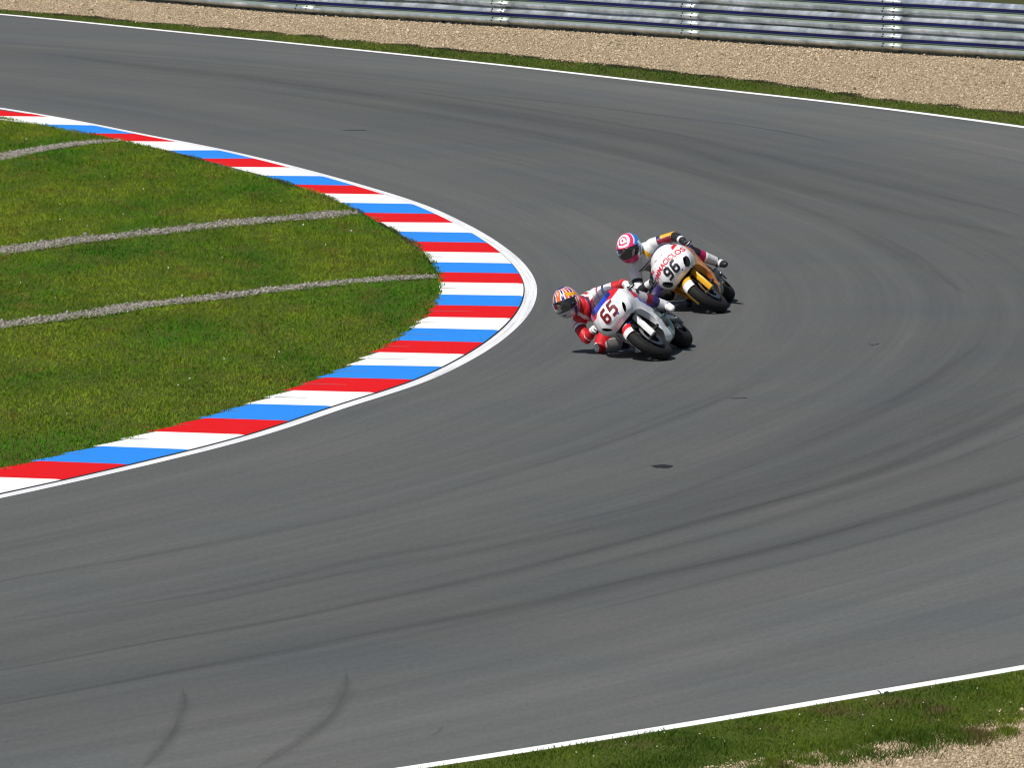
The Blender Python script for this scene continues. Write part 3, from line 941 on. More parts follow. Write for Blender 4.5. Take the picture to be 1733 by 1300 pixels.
def decal(text, size, origin, direction, udir, vdir, target, m, name='lettering', parent=None, shear=0.0, weight=.0, arc=0.0, spacing=1.0, off=.006):
    """letters laid on a surface: every letter vertex is dropped along direction onto target"""
    cu = bpy.data.curves.new('t', 'FONT'); cu.body = text; cu.size = size; cu.align_x = 'CENTER'; cu.align_y = 'CENTER'
    cu.shear = shear; cu.offset = weight; cu.space_character = spacing
    to = link(bpy.data.objects.new('t', cu))
    me = evaluated(to); bpy.data.objects.remove(to, do_unlink=True)
    bm = bmesh.new(); bm.from_mesh(me)
    bmesh.ops.triangulate(bm, faces=bm.faces)
    for _ in range(6):
        e = [q for q in bm.edges if q.calc_length() > .010]
        if not e: break
        bmesh.ops.subdivide_edges(bm, edges=e, cuts=1); bmesh.ops.triangulate(bm, faces=bm.faces)
    if hasattr(target, 'data'): bt = BVHTree.FromPolygons([v.co.copy() for v in target.data.vertices], [tuple(p.vertices) for p in target.data.polygons])
    d = Vector(direction).normalized(); O = Vector(origin); U, Vv = Vector(udir), Vector(vdir)
    kill = []
    for v in bm.verts:
        u_, v_ = v.co.x, v.co.y + arc * v.co.x ** 2
        p = O + U * u_ + Vv * v_ - d * .6
        hit, nrm, _, _ = bt.ray_cast(p, d)
        if hit is None: kill.append(v); v.co = O; continue
        v.co = hit - d * off
    bmesh.ops.delete(bm, geom=kill, context='VERTS')
    me2 = bpy.data.meshes.new(name); bm.to_mesh(me2); bm.free()
    me2.materials.append(m)
    o = link(bpy.data.objects.new(name, me2)); o.parent = parent or target
    return o

DIGIT = {
 '6': [(.56, .915), (.20, .915), (.085, .80), (.085, .20), (.20, .085), (.42, .085), (.515, .18), (.515, .43), (.42, .525), (.175, .525)],
 '5': [(.56, .915), (.115, .915), (.085, .56), (.40, .56), (.515, .46), (.515, .18), (.42, .085), (.04, .085)]}
DIGIT['9'] = [(.6 - a, 1 - b) for a, b in DIGIT['6']]
def number_decal(text, height, y0, z0, slant, target, m, parent, t=.20, gap=.76, off=.006):
    """block digits as mitred strokes, laid on the nose from in front"""
    bt = BVHTree.FromPolygons([v.co.copy() for v in target.data.vertices], [tuple(p.vertices) for p in target.data.polygons])
    out = []
    for k, ch in enumerate(text):
        P = [Vector(q) for q in DIGIT[ch]]; n = len(P); L, R_ = [], []
        for i in range(n):
            d0 = (P[i] - P[max(i - 1, 0)]); d1 = (P[min(i + 1, n - 1)] - P[i])
            d0 = (d0 if d0.length > 0 else d1).normalized(); d1 = (d1 if d1.length > 0 else d0).normalized()
            n0, n1 = Vector((-d0.y, d0.x)), Vector((-d1.y, d1.x)); mm = (n0 + n1).normalized()
            w = t / 2 / max(.35, mm.dot(n0)); L.append(P[i] + mm * w); R_.append(P[i] - mm * w)
        V, F = [], []
        for i in range(n - 1):
            st = max(2, int((P[i + 1] - P[i]).length / .05))
            for a in range(st + 1):
                f = a / st
                for b in range(5): V.append((L[i] + (L[i + 1] - L[i]) * f) * (1 - b / 4) + (R_[i] + (R_[i + 1] - R_[i]) * f) * (b / 4))
            b0 = len(V) - (st + 1) * 5
            F += [tuple(b0 + q for q in f_) for f_ in gridfaces(st + 1, 5).tolist()]
        W3 = []
        for v in V:
            u = (v.x - .3 + (k - (len(text) - 1) / 2) * gap + slant * (v.y - .5)) * height; z = (v.y - .5) * height
            hit = bt.ray_cast(Vector((1.5, y0 + u, z0 + z)), Vector((-1, 0, 0)))[0]
            W3.append((hit.x + off, hit.y, hit.z))
        mesh_obj('race_digit', W3, F, m, parent)

def place(root, fc, rc, lean):
    """stand a machine on the ground with its wheels at the two contact points, leaning to its right"""
    f = (Vector((fc[0], fc[1], 0)) - Vector((rc[0], rc[1], 0))).normalized()
    L = Vector((-f.y, f.x, 0)); Z = Vector((0, 0, 1)); a = rad(lean)
    U = Z * math.cos(a) - L * math.sin(a); Lp = L * math.cos(a) + Z * math.sin(a)
    mid = Vector((fc[0], fc[1], 0)) - f * .71
    R = Matrix((f, Lp, U)).transposed()
    # tyre section centres sit one section radius above the ground
    lift = .070 * (1 - math.cos(a)); side = .070 * math.sin(a)
    Mx = Matrix.Translation(mid + Z * lift + L * side) @ R.to_4x4()
    root.matrix_world = Mx
    return Mx

def make_bike(kind, label, Mx_args):
    root = link(bpy.data.objects.new('racing_motorcycle', None))
    tag(root, label, 'motorcycle', 'racing motorcycles leaned over in the bend')
    A = kind == 'A'
    wheel(root, HUB[0], HUB[2], .308, .132, M_RIM, True)
    wheel(root, -.71, .315, .315, .19, M_RIM if A else M_RIM_GOLD, False)
    if A:
        mats = [P_WHITE, P_RED, P_BLUE, M_TEAL, P_NAVY]
        def f(x, y, z, mi):
            ay = np.abs(y)
            # red border and blue wedge beside the screen
            top = (x > .40) & (x < .80)
            line = .925 + (.62 - x) * .10
            mi = np.where(top & (z > line) & (z < line + .035), 1, mi)
            mi = np.where(top & (z >= line + .035), np.where(ay < .10, 2, np.where(ay < .16, 4, 1)), mi)
            # wedge on the flank
            w = (x < .52) & (x > .12)
            zz = .745 - (.52 - x) * .42
            mi = np.where(w & (np.abs(z - zz - .045) < .030 + (x - .12) * .06), 1, mi)
            mi = np.where(w & (x < .44) & (np.abs(z - zz + .005) < .032), 2, mi)
            # tail of the belly
            mi = np.where((x < .13 - (.3 - z) * .5) & (z < .50), 3, mi)
            return mi
    else:
        mats = [P_WHITE, P_ORANGE, P_RED, M_BLACK]
        def f(x, y, z, mi):
            ay = np.abs(y)
            mi = np.where(x < .635 - (z - .7) * .45, 1, mi)
            mi = np.where((x < .30) & (z < .24), 3, mi)
            mi = np.where((x < .02) & (z < .5), 3, mi)
            # dark openings either side of the nose, and red corners of the lettered band
            mi = np.where((x > .60) & (np.abs(z - .955) < .02) & (ay > .17), 2, mi)
            Rb = np.array(Matrix.Rotation(rad(-38), 3, 'X').transposed())
            q = (np.stack([x, ay, z], -1) - np.array([.80, .175, .725])) @ Rb.T / np.array([.085, .042, .068])
            mi = np.where(np.linalg.norm(q, axis=1) < 1, 3, mi)
            return mi
    fa = make_fairing(root, (mats, f))
    # race number and lettering, dropped on the nose from in front
    D, U_, V_ = (-1, 0, -.0), (0, 1, 0), (0, 0, 1)
    if A:
        number_decal('65', .158, .012, .832, .22, fa, P_DRED, fa)
        decal('.', .16, (.9, .075, .785), D, U_, V_, fa, P_BLUE, 'number_dot', fa)
    else:
        number_decal('96', .150, -.005, .800, .22, fa, P_BLACKN, fa)
        decal('.', .17, (.9, .075, .745), D, U_, V_, fa, P_BLACKN, 'number_dot', fa)
        decal('OMMACICLOS', .082, (.9, 0, .915), D, U_, V_, fa, P_REDT, 'lettering', fa, weight=.002, arc=-1.1)
        for s in (-1, 1):
            decal('CORSE', .085, (.46, s * .5, .74), (0, -s, 0), (-s, 0, 0), (0, 0, 1), fa, P_GREYPINK, 'lettering', fa, weight=.002, shear=.3)
    # screen: white upper band (B) or smoked bubble
    sc = [(.80, .935, .09, .905), (.72, .99, .135, .93), (.62, 1.045, .172, .95), (.52, 1.085, .19, .965), (.42, 1.11, .185, .985), (.36, 1.118, .165, 1.01)]
    V, n = [], 17
    for (x, zc, w, ze) in sc:
        for k in range(n):
            a = k / (n - 1) * 2 - 1
            V.append((x - .02 * a * a, w * math.sin(a * math.pi / 2 * .98), ze + (zc - ze) * math.cos(a * math.pi / 2)))
    mi = [0 if (i >= (1 if A else 3)) else 1 for i in range(5) for _ in range(n - 1)]
    so = mesh_obj('screen', V, [tuple(q) for q in gridfaces(6, n).tolist()], [M_SCREEN, P_WHITE], root, mi=mi, smooth=True)
    sm = so.modifiers.new('s', 'SUBSURF'); sm.levels = sm.render_levels = 2
    sm = so.modifiers.new('t', 'SOLIDIFY'); sm.thickness = .004
    if not A:
        me = evaluated(so); tmpo = link(bpy.data.objects.new('x', me))
        decal('effenbert', .085, (.9, 0, .985), D, U_, V_, tmpo, P_GREYPINK, 'lettering', so, weight=.001, shear=.35, off=.004)
        bpy.data.objects.remove(tmpo, do_unlink=True)
    # front mudguard
    pm = P_WHITE if A else P_YELLOW
    gp_ = []
    for k in range(13):
        a = -1.35 + k / 12 * 2.7
        gp_.append((.080 * math.sin(a), .268 + .056 * math.cos(a)))
    fv, ff = revolve(gp_, 40, rad(38), rad(158), HUB)
    C = np.array([np.mean([fv[i] for i in q], axis=0) for q in ff])
    ang = np.degrees(np.arctan2(C[:, 2] - HUB[2], C[:, 0] - HUB[0]))
    if A: mi = np.where(ang < 52, 0, np.where(ang < 72, 1, np.where(np.abs(C[:, 1]) > .055, 2, 0))); ms = [P_WHITE, P_RED, P_NAVY]
    else: mi = np.where(ang < 58, 1, 0); ms = [P_YELLOW, P_WHITE]
    mg = mesh_obj('mudguard', fv, ff, ms, root, mi=mi, smooth=True)
    sm = mg.modifiers.new('t', 'SOLIDIFY'); sm.thickness = .004
    # fork legs with lower guards
    top = Vector((.485, 0, .86)); bot = Vector((.70, 0, .31))
    for s in (-1, 1):
        o3 = Vector((0, s * .105, 0))
        fl = obj('fork_leg', [tube([bot + o3 - Vector((.0, 0, .03)), bot + o3 + (top - bot) * .55], [.024, .024], 14)], M_BLACK if A else M_STEEL, root)
        obj('fork_tube', [tube([bot + o3 + (top - bot) * .45, top + o3], [.030, .030], 14)], M_GOLD, fl)
        a = bot + o3 + Vector((.035, s * .008, -.02)); b = bot + o3 + (top - bot) * .52 + Vector((.02, s * .008, 0))
        gv = box(((a + b) / 2), (.014 + .03, .07, (b - a).length), Matrix.Rotation(-math.atan2((top - bot).x, -(top - bot).z) + math.pi, 3, 'Y') if False else Matrix.Rotation(math.atan2((b - a).x, (b - a).z), 3, 'Y'), .012)
        obj('fork_guard', [gv], (P_WHITE if A else P_YELLOW), fl)
        cal = Vector((.595, s * .088, .375))
        obj('brake_caliper', [box(cal, (.05, .05, .10), Matrix.Rotation(rad(30), 3, 'Y'), .008)], M_GOLD if A else M_STEEL, root)
    obj('front_axle', [tube([(HUB[0], -.13, HUB[2]), (HUB[0], .13, HUB[2])], [.017, .017], 12)], M_STEEL, root)
    hose = [tube([(.50, .16, .80), (.60, .19, .70), (.68, .17, .55), (.64, .13, .42), (.60, .10, .40)], [.005] * 5, 6),
            tube([(.50, -.16, .80), (.60, -.19, .70), (.68, -.17, .55), (.64, -.13, .42), (.60, -.10, .40)], [.005] * 5, 6)]
    obj('brake_hose', hose, M_BLACK, root)
    # yokes, clip-on bars, levers
    obj('fork_yoke', [box((.49, 0, .84), (.07, .27, .03), None, .008), box((.54, 0, .72), (.07, .26, .035), None, .008)], M_DARK, root)
    for s in (-1, 1):
        hb = obj('handlebar', [tube([(.475, s * .11, .865), (.44, s * .24, .855), (.41, s * .345, .84)], [.013, .012, .017], 12)], M_BLACK, root)
        obj('lever', [tube([(.475, s * .20, .858), (.50, s * .27, .850), (.475, s * .35, .838)], [.006, .006, .005], 8)], M_STEEL, hb)
    # radiator, engine, frame, tank, seat, tail
    Rr = Matrix.Rotation(rad(-14), 3, 'Y')
    obj('radiator', [box((.352, 0, .50), (.04, .34, .34), Rr, .006)], M_DARK, root, smooth=False)
    obj('engine', [box((.06, 0, .42), (.44, .30, .30), None, .03), tube([(-.05, -.10, .36), (-.05, .10, .36)], [.09, .09], 20), tube([(.10, -.12, .33), (.10, .12, .33)], [.07, .07], 20)], M_DARK, root)
    fr = []
    for s in (-1, 1):
        fr.append(tube([(.46, s * .05, .80), (.28, s * .155, .74), (-.02, s * .165, .66), (-.22, s * .13, .50), (-.24, s * .12, .34)], [.035, .038, .038, .035, .030], 12, 1.35))
    obj('frame', fr, M_BLACK if A else P_RED, root)
    tk = [(.36, .80, .86, .10), (.28, .77, .945, .150), (.16, .76, .985, .165), (.04, .76, .965, .150), (-.08, .76, .90, .105), (-.16, .76, .845, .08)]
    V, n = [], 22
    for (x, zb, zt, w) in tk:
        for k in range(n):
            a = k / n * 2 * math.pi
            cs, sn = math.cos(a), math.sin(a)
            V.append((x, w * math.copysign(abs(cs) ** .75, cs), (zb + zt) / 2 + (zt - zb) / 2 * math.copysign(abs(sn) ** .8, sn)))
    F = [tuple(q) for q in gridfaces(6, n, True).tolist()] + [tuple(range(n)), tuple(5 * n + j for j in range(n))[::-1]]
    to = mesh_obj('fuel_tank', V, F, [P_RED if A else P_WHITE], root, smooth=True)
    sm = to.modifiers.new('s', 'SUBSURF'); sm.levels = sm.render_levels = 2
    tl = [(-.14, .76, .82, .10), (-.32, .75, .835, .15), (-.44, .78, .86, .14), (-.54, .81, .965, .12), (-.70, .87, .995, .085), (-.86, .94, .99, .05), (-.93, .965, .985, .02)]
    V = []
    for (x, zb, zt, w) in tl:
        for k in range(n):
            a = k / n * 2 * math.pi
            cs, sn = math.cos(a), math.sin(a)
            V.append((x, w * math.copysign(abs(cs) ** .7, cs), (zb + zt) / 2 + (zt - zb) / 2 * math.copysign(abs(sn) ** .8, sn)))
    F = [tuple(q) for q in gridfaces(len(tl), n, True).tolist()] + [tuple(range(n)), tuple((len(tl) - 1) * n + j for j in range(n))[::-1]]
    to = mesh_obj('tail_unit', V, F, [P_WHITE if A else P_ORANGE], root, smooth=True)
    sm = to.modifiers.new('s', 'SUBSURF'); sm.levels = sm.render_levels = 2
    obj('seat', [box((-.30, 0, .842), (.30, .24, .03), Matrix.Rotation(rad(3), 3, 'Y'), .012)], M_BLACK, root)
    sw = []
    for s in (-1, 1):
        sw.append(tube([(-.20, s * .10, .40), (-.42, s * .13, .40), (-.71, s * .125, .315)], [.035, .034, .026], 12, 1.5))
    obj('swingarm', sw, M_STEEL if A else M_DARK, root)
    hv, hf = revolve([(.105 * math.sin(a), .235 + .105 * math.cos(a)) for a in np.linspace(-1.3, 1.3, 11)], 20, rad(40), rad(165), (-.71, 0, .315))
    hg = mesh_obj('rear_hugger', hv, hf, [M_TEAL if A else M_BLACK], root, smooth=True)
    sm = hg.modifiers.new('t', 'SOLIDIFY'); sm.thickness = .004
    obj('rear_axle', [tube([(-.71, -.15, .315), (-.71, .15, .315)], [.018, .018], 12)], M_STEEL, root)
    ch = [tube([(-.25, .145, .42), (-.71, .145, .375)], [.007, .007], 6), tube([(-.25, .145, .34), (-.71, .145, .255)], [.007, .007], 6), revolve([(.14, .04), (.14, .10), (.148, .10), (.148, .04)], 36, axis_at=(-.71, 0, .315))]
    obj('chain', ch, M_DARK, root)
    ex = [tube([(.22, .05, .24), (.0, .02, .19), (-.22, -.06, .22), (-.38, -.12, .34)], [.028, .03, .03, .03], 12)]
    ep = obj('exhaust', ex, M_STEEL, root)
    obj('silencer', [tube([(-.38, -.14, .36), (-.55, -.19, .46), (-.74, -.22, .56)], [.035, .052, .045], 18, 1.2)], M_STEEL, ep)
    for s in (-1, 1):
        obj('foot_peg', [tube([(-.20, s * .13, .40), (-.20, s * .28, .395)], [.012, .012], 8), box((-.19, s * .15, .42), (.14, .012, .09), None, .004)], M_STEEL, root)
    ax = (top - bot).normalized(); Sm = Matrix.Translation(top) @ Matrix.Rotation(rad(-8), 4, ax) @ Matrix.Translation(-top)
    first_wheel = True
    for ch in root.children:
        k = ch.name.split('.')[0]
        if k == 'wheel':
            if not first_wheel: continue
            first_wheel = False
        if k in ('wheel', 'mudguard', 'fork_leg', 'brake_caliper', 'front_axle', 'brake_hose', 'fork_yoke'): ch.matrix_basis = Sm
    Mx = place(root, *Mx_args)
    return root, Mx

# ---- riders
def face_dir_matrix(Mx, look, tiltdeg):
    """local rotation that points a head's +x along the world vector look, crown tilted tiltdeg (towards picture left)"""
    f = Vector(look).normalized(); up = Vector((0, 0, 1))
    up = (up - f * up.dot(f)).normalized()
    up = Matrix.Rotation(rad(tiltdeg), 3, f) @ up
    l = up.cross(f)
    Rw = Matrix((f, l, up)).transposed()
    return Mx.to_3x3().inverted() @ Rw

def hand(wrist, knuck, palm_n, side, r=.0105):
    """gloved hand closed round the bar: palm block, four unequal fingers, thumb from the side of the palm"""
    w, k = Vector(wrist), Vector(knuck)
    ax = (k - w).normalized(); n_ = Vector(palm_n); n_ = (n_ - ax * n_.dot(ax)).normalized(); lat = ax.cross(n_).normalized()
    out = [tube([w, w + (k - w) * .5, k], [.030, .036, .034], 12, .62, up=n_)]
    for j, ln in enumerate((.86, 1.0, .95, .76)):
        o = lat * ((j - 1.5) * .0205)
        p0 = k + o
        p1 = p0 + ax * .026 * ln + n_ * .010
        p2 = p1 + ax * .004 + n_ * .028 * ln
        p3 = p2 - ax * .022 * ln + n_ * .006
        out.append(tube([p0 - ax * .01, p0, p1, p2, p3], [r, r * 1.02, r * .98, r * .92, r * .82], 9))
    t0 = w + (k - w) * .35 + lat * (-.034)
    t1 = t0 + ax * .030 - lat * .016 + n_ * .012
    t2 = t1 + ax * .018 + lat * .008 + n_ * .024
    out.append(tube([t0, t1, t2], [.0135, .0125, .0105], 9))
    return out

HS, HZ = 1.19, 1.36
def make_rider(kind, label, Mx, joints, look, tilt):
    A = kind == 'A'
    root = link(bpy.data.objects.new('person', None))
    tag(root, label, 'person', None)
    J = {k: Vector(v) for k, v in joints.items()}
    seg = []   # (name, tubes)
    def add(nm, path, radii, n=18, sq=None, up=None): seg.append((nm, [tube([Vector(p) for p in path], radii, n, sq, up)], [Vector(p) for p in path], radii))
    hip, chest, neck, head = J['hip'], J['chest'], J['neck'], J['head']
    across = (J['lsh'] - J['rsh']).normalized()
    hx = (J['lhip'] - J['rhip']).normalized()
    spine = (chest - hip).normalized()
    front = across.cross(spine).normalized()
    if front.x < 0: front = -front
    # torso: flattened chain, wide at the chest
    bow = -front * .035
    add('torso', [hip - spine * .05, hip + spine * .05, (hip * .55 + chest * .45) + bow, chest + bow, chest + (neck - chest) * .55 + bow * .5], [.16, .165, .160, .185, .145], 26, .80, up=front)
    add('torso', [J['rsh'] * .88 + J['lsh'] * .12, (J['rsh'] + J['lsh']) / 2 - front * .02, J['lsh'] * .88 + J['rsh'] * .12], [.085, .105, .085], 20)
    add('hip', [J['rhip'], (J['rhip'] + J['lhip']) / 2 - spine * .03, J['lhip']], [.118, .125, .118], 20)
    add('hump', [chest + (neck - chest) * .15 - front * .135, neck - front * .085, neck - front * .04 + (neck - chest).normalized() * .05], [.05, .062, .045], 16)
    add('neck', [neck - (neck - chest) * .2, neck + (head - neck) * .6, head], [.072, .062, .07], 16)
    for s, S_ in (('l', 1), ('r', -1)):
        sh, el, wr, kn = J[s + 'sh'], J[s + 'el'], J[s + 'wr'], J[s + 'kn']
        add(s + 'uarm', [sh, sh + (el - sh) * .4, el], [.080, .070, .058], 18)
        add(s + 'elbow', [el - (wr - el).normalized() * .01, el + (wr - el).normalized() * .03], [.056, .052], 16)
        add(s + 'farm', [el, el + (wr - el) * .35, wr], [.056, .060, .040], 18)
        add(s + 'cuff', [wr - (wr - el).normalized() * .075, wr], [.050, .042], 18)
        kk = wr + (Vector(J[s + 'hand']) - wr)
        seg.append((s + 'glove', hand(wr, kk, (.15, 0, -1), S_), [wr, kk], [.04, .04]))
        hp, ke, an, toe = J[s + 'hip'], J[s + 'knee'], J[s + 'ank'], J[s + 'toe']
        add(s + 'thigh', [hp, hp + (ke - hp) * .35, ke], [.115, .102, .076], 20)
        add(s + 'knee', [ke - (an - ke).normalized() * .01, ke + (an - ke).normalized() * .05], [.070, .062], 18)
        calf = (ke + an) / 2 + (hp - ke).normalized() * .015
        add(s + 'shin', [ke, ke * .62 + an * .38 + (hp - ke).normalized() * .012, an], [.068, .072, .050], 18)
        add(s + 'boot', [ke * .42 + an * .58, an, an + (an - ke).normalized() * .03], [.064, .056, .052], 18)
        heel = an + (an - ke).normalized() * .055 - (toe - an).normalized() * .035
        add(s + 'foot', [heel, heel * .55 + toe * .45 + (ke - an).normalized() * .01, toe], [.046, .050, .042], 18, .85)
    allp = [q for _, ps, _, _ in seg for q in ps]
    V, F = join(allp)
    me = bpy.data.meshes.new('body'); me.from_pydata(V, [], F)
    bm = bmesh.new(); bm.from_mesh(me); bmesh.ops.recalc_face_normals(bm, faces=bm.faces); bm.to_mesh(me); bm.free()
    o = link(bpy.data.objects.new('body', me))
    md = o.modifiers.new('r', 'REMESH'); md.mode = 'VOXEL'; md.voxel_size = .0062; md.adaptivity = 0
    md = o.modifiers.new('s', 'SMOOTH'); md.factor = .5; md.iterations = 3
    me2 = evaluated(o); bpy.data.objects.remove(o, do_unlink=True)
    C, Nn = face_table(me2)
    names, dist, par = [], [], []
    for nm, _, path, rr in seg:
        for i in range(len(path) - 1):
            a, b = np.array(path[i]), np.array(path[i + 1]); d = b - a; L2 = max(d @ d, 1e-9)
            tt = np.clip(((C - a) @ d) / L2, 0, 1)
            ds = np.linalg.norm(C - a - tt[:, None] * d, axis=1) - (rr[i] * (1 - tt) + rr[i + 1] * tt)
            names.append(nm); dist.append(ds); par.append((i + tt) / (len(path) - 1))
    D = np.array(dist); k = D.argmin(0); P_ = np.array(par)[k, np.arange(len(k))]
    nm = np.array(names)[k]
    fd = Nn @ np.array(front); sd = Nn @ np.array(across); up_ = (C - np.array(hip)) @ np.array(spine)
    lat = (C - np.array(chest)) @ np.array(across)
    mi = np.zeros(len(k), int)
    mats = [L_RED, L_WHITE, L_GREY, L_BLACK, L_NAVY, L_YELL, L_MAG, L_DRED]
    isin = lambda *q: np.isin(nm, q)
    if A:
        mi[:] = 0
        mi[isin('torso') & (fd > .2) & (up_ < .30)] = 7
        mi[isin('torso') & (up_ > .27) & (up_ < .42) & (np.abs(lat - .13) < .055)] = 1
        mi[isin('torso') & (up_ > .30) & (np.abs(lat + .10) < .02)] = 1
        mi[isin('torso') & (up_ < .12)] = 1
        mi[isin('torso') & (up_ > .37) & (up_ < .425) & (np.abs(lat - .03) < .028) & (fd > 0)] = 5
        mi[isin('torso') & (up_ > .15) & (up_ < .25) & (np.abs(lat - .12) < .05)] = 3
        mi[isin('torso') & (np.abs(up_ - .44 - lat * .5) < .012)] = 4
        ds_ = np.hypot(lat - .11, up_ - .40)
        mi[isin('torso') & (ds_ < .075) & (fd < .5)] = 1
        mi[isin('torso') & (ds_ < .035) & (fd < .5)] = 0
        mi[isin('torso') & (np.abs(lat + .15) < .03) & (up_ > .1) & (up_ < .4)] = 1
        mi[isin('hump')] = 1; mi[isin('neck')] = 3
        mi[isin('luarm', 'ruarm') & (P_ < .40)] = 1
        mi[isin('luarm', 'ruarm') & (np.abs(P_ - .2) < .035)] = 6
        mi[isin('luarm', 'ruarm') & (P_ >= .40) & (P_ < .5)] = 4; mi[isin('luarm') & (P_ >= .5) & (P_ < .72) & (Nn[:, 2] > .1)] = 1
        mi[isin('lfarm', 'rfarm') & (P_ > .35) & (P_ < .5)] = 1
        mi[isin('lelbow', 'relbow') & (sd * 0 + Nn[:, 2] < .2)] = 1
        mi[isin('lcuff', 'rcuff', 'lglove', 'rglove')] = 1
        mi[isin('lglove', 'rglove') & (Nn[:, 2] < -.1)] = 3
        mi[isin('lthigh', 'rthigh', 'hip')] = 2
        mi[isin('lthigh', 'rthigh') & (P_ > .3) & (P_ < .42)] = 0
        mi[isin('rthigh') & (P_ > .6)] = 0
        mi[isin('lshin', 'rshin')] = 2
        mi[isin('lshin') & (P_ > .45) & (P_ < .66)] = 7
        mi[isin('rknee')] = 1; mi[isin('lknee')] = 2
        mi[isin('lboot', 'rboot')] = 1; mi[isin('lboot', 'rboot') & (P_ < .2)] = 4
        mi[isin('lfoot', 'rfoot')] = 1; mi[isin('lfoot', 'rfoot') & (np.abs(P_ - .45) < .07)] = 4
    else:
        mi[:] = 2
        mi[isin('torso')] = 2
        mi[isin('torso') & ((up_ > .36) | (np.abs(lat) < .05) & (fd < 0))] = 1
        mi[isin('torso') & (np.abs(up_ - .20) < .03)] = 3
        mi[isin('torso') & (up_ < .10)] = 3
        mi[isin('torso') & (up_ > .24) & (up_ < .36) & (np.abs(lat - .12) < .055) & (fd > -.2)] = 4
        mi[isin('torso') & (up_ > .36) & (np.abs(lat - .05) < .025) & (fd > 0)] = 5
        mi[isin('torso') & (np.abs(up_ - .40 + lat * .4) < .010)] = 3
        mi[isin('hump')] = 1; mi[isin('neck')] = 3
        mi[isin('luarm') & (P_ < .35)] = 1
        mi[isin('luarm') & (P_ > .35) & (P_ < .55)] = 4
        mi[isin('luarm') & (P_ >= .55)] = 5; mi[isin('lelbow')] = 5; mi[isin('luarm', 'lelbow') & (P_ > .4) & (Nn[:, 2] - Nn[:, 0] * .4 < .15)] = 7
        mi[isin('lfarm')] = 3; mi[isin('lcuff')] = 3; mi[isin('lcuff') & (P_ < .5)] = 1
        mi[isin('ruarm')] = 1; mi[isin('ruarm') & (np.abs(P_ - .6) < .07)] = 3; mi[isin('rfarm')] = 3; mi[isin('relbow')] = 1
        mi[isin('rcuff')] = 1; mi[isin('lglove', 'rglove')] = 3
        mi[isin('lthigh', 'rthigh', 'hip')] = 4
        mi[isin('lthigh') & (P_ > .45) & (P_ < .62)] = 1
        mi[isin('lknee', 'rknee')] = 3
        mi[isin('lshin', 'rshin')] = 3
        mi[isin('lshin') & (P_ > .42) & (P_ < .66)] = 6
        mi[isin('lboot', 'rboot')] = 1; mi[isin('lboot', 'rboot') & (np.abs(P_ - .5) < .07)] = 3
        mi[isin('lfoot', 'rfoot')] = 1; mi[isin('lfoot', 'rfoot') & (np.abs(P_ - .35) < .08)] = 3; mi[isin('lfoot', 'rfoot') & (P_ > .72)] = 3
    me2.name = 'body'
    me2.materials.clear()
    for m in mats: me2.materials.append(m)
    me2.polygons.foreach_set('material_index', mi.astype(np.int32))
    me2.polygons.foreach_set('use_smooth', np.ones(len(me2.polygons), bool)); me2.update()
    bo = link(bpy.data.objects.new('body', me2)); bo.parent = root
    # knee slider pucks
    for s in ('r', 'l'):
        kn, an, hp = J[s + 'knee'], J[s + 'ank'], J[s + 'hip']
        out_ = (kn - (hp + an) / 2).normalized() * .6 + Vector((0, -.6 if s == 'r' else .6, -.25 if s == 'r' else 0))
        out_.normalize()
        R = out_.to_track_quat('Z', 'Y').to_matrix()
        obj('knee_slider', [ellipsoid(kn + out_ * .062 + (an - kn) * .05, (.045, .036, .020), R, 20)], L_WHITE if A and s == 'r' else L_BLACK, root)
    # helmet
    R = face_dir_matrix(Mx, look, tilt)
    hl = link(bpy.data.objects.new('helmet_tmp', None)); bpy.data.objects.remove(hl)
    na, ne = 128, 84
    V, F = [], []
    def shell(az, el, g=0.0):
        ca, ce, se = math.cos(az), math.cos(el), math.sin(el)
        rx, ry = .150, .124
        x = rx * ca * ce; y = ry * math.sin(az) * ce; z = .134 * se
        if se < 0: z *= 1.02
        # chin bar juts forward, nape tucks in
        if x > 0: x += .020 * math.exp(-((se + .55) / .30) ** 2) * ca
        if x < 0: x *= 1.02 + .05 * max(0, .5 - abs(se))
        if se < -.2 and x < 0: x *= 1 + .25 * (se + .2)
        if se < -.5: k_ = 1 + .12 * (-se - .5); x *= k_; y *= k_
        z = max(z, -.122)
        # aero spoiler ridge at the back of the crown
        if ca < -.5 and se > .2: x -= .014 * math.exp(-((se - .55) / .2) ** 2)
        v = Vector((x, y, z))
        return v * (1 + g)
    for i in range(ne + 1):
        el = math.pi / 2 - i / ne * math.pi
        for j in range(na): V.append(shell(j / na * 2 * math.pi, el))
    F = [tuple(q[::-1]) for q in gridfaces(ne + 1, na, True).tolist()]
    Cc = np.array([np.mean([V[q] for q in f], axis=0) for f in F])
    az = np.degrees(np.arctan2(Cc[:, 1] / .124, Cc[:, 0] / .15)); el = np.degrees(np.arcsin(np.clip(Cc[:, 2] / .134, -1, 1)))
    aa = np.abs(az)
    hm = [P_WHITE, P_RED, P_ORG, P_NAVY, P_YELLOW, P_PINK, P_CYAN, M_BLACK, P_SILVER]
    mi = np.zeros(len(F), int)
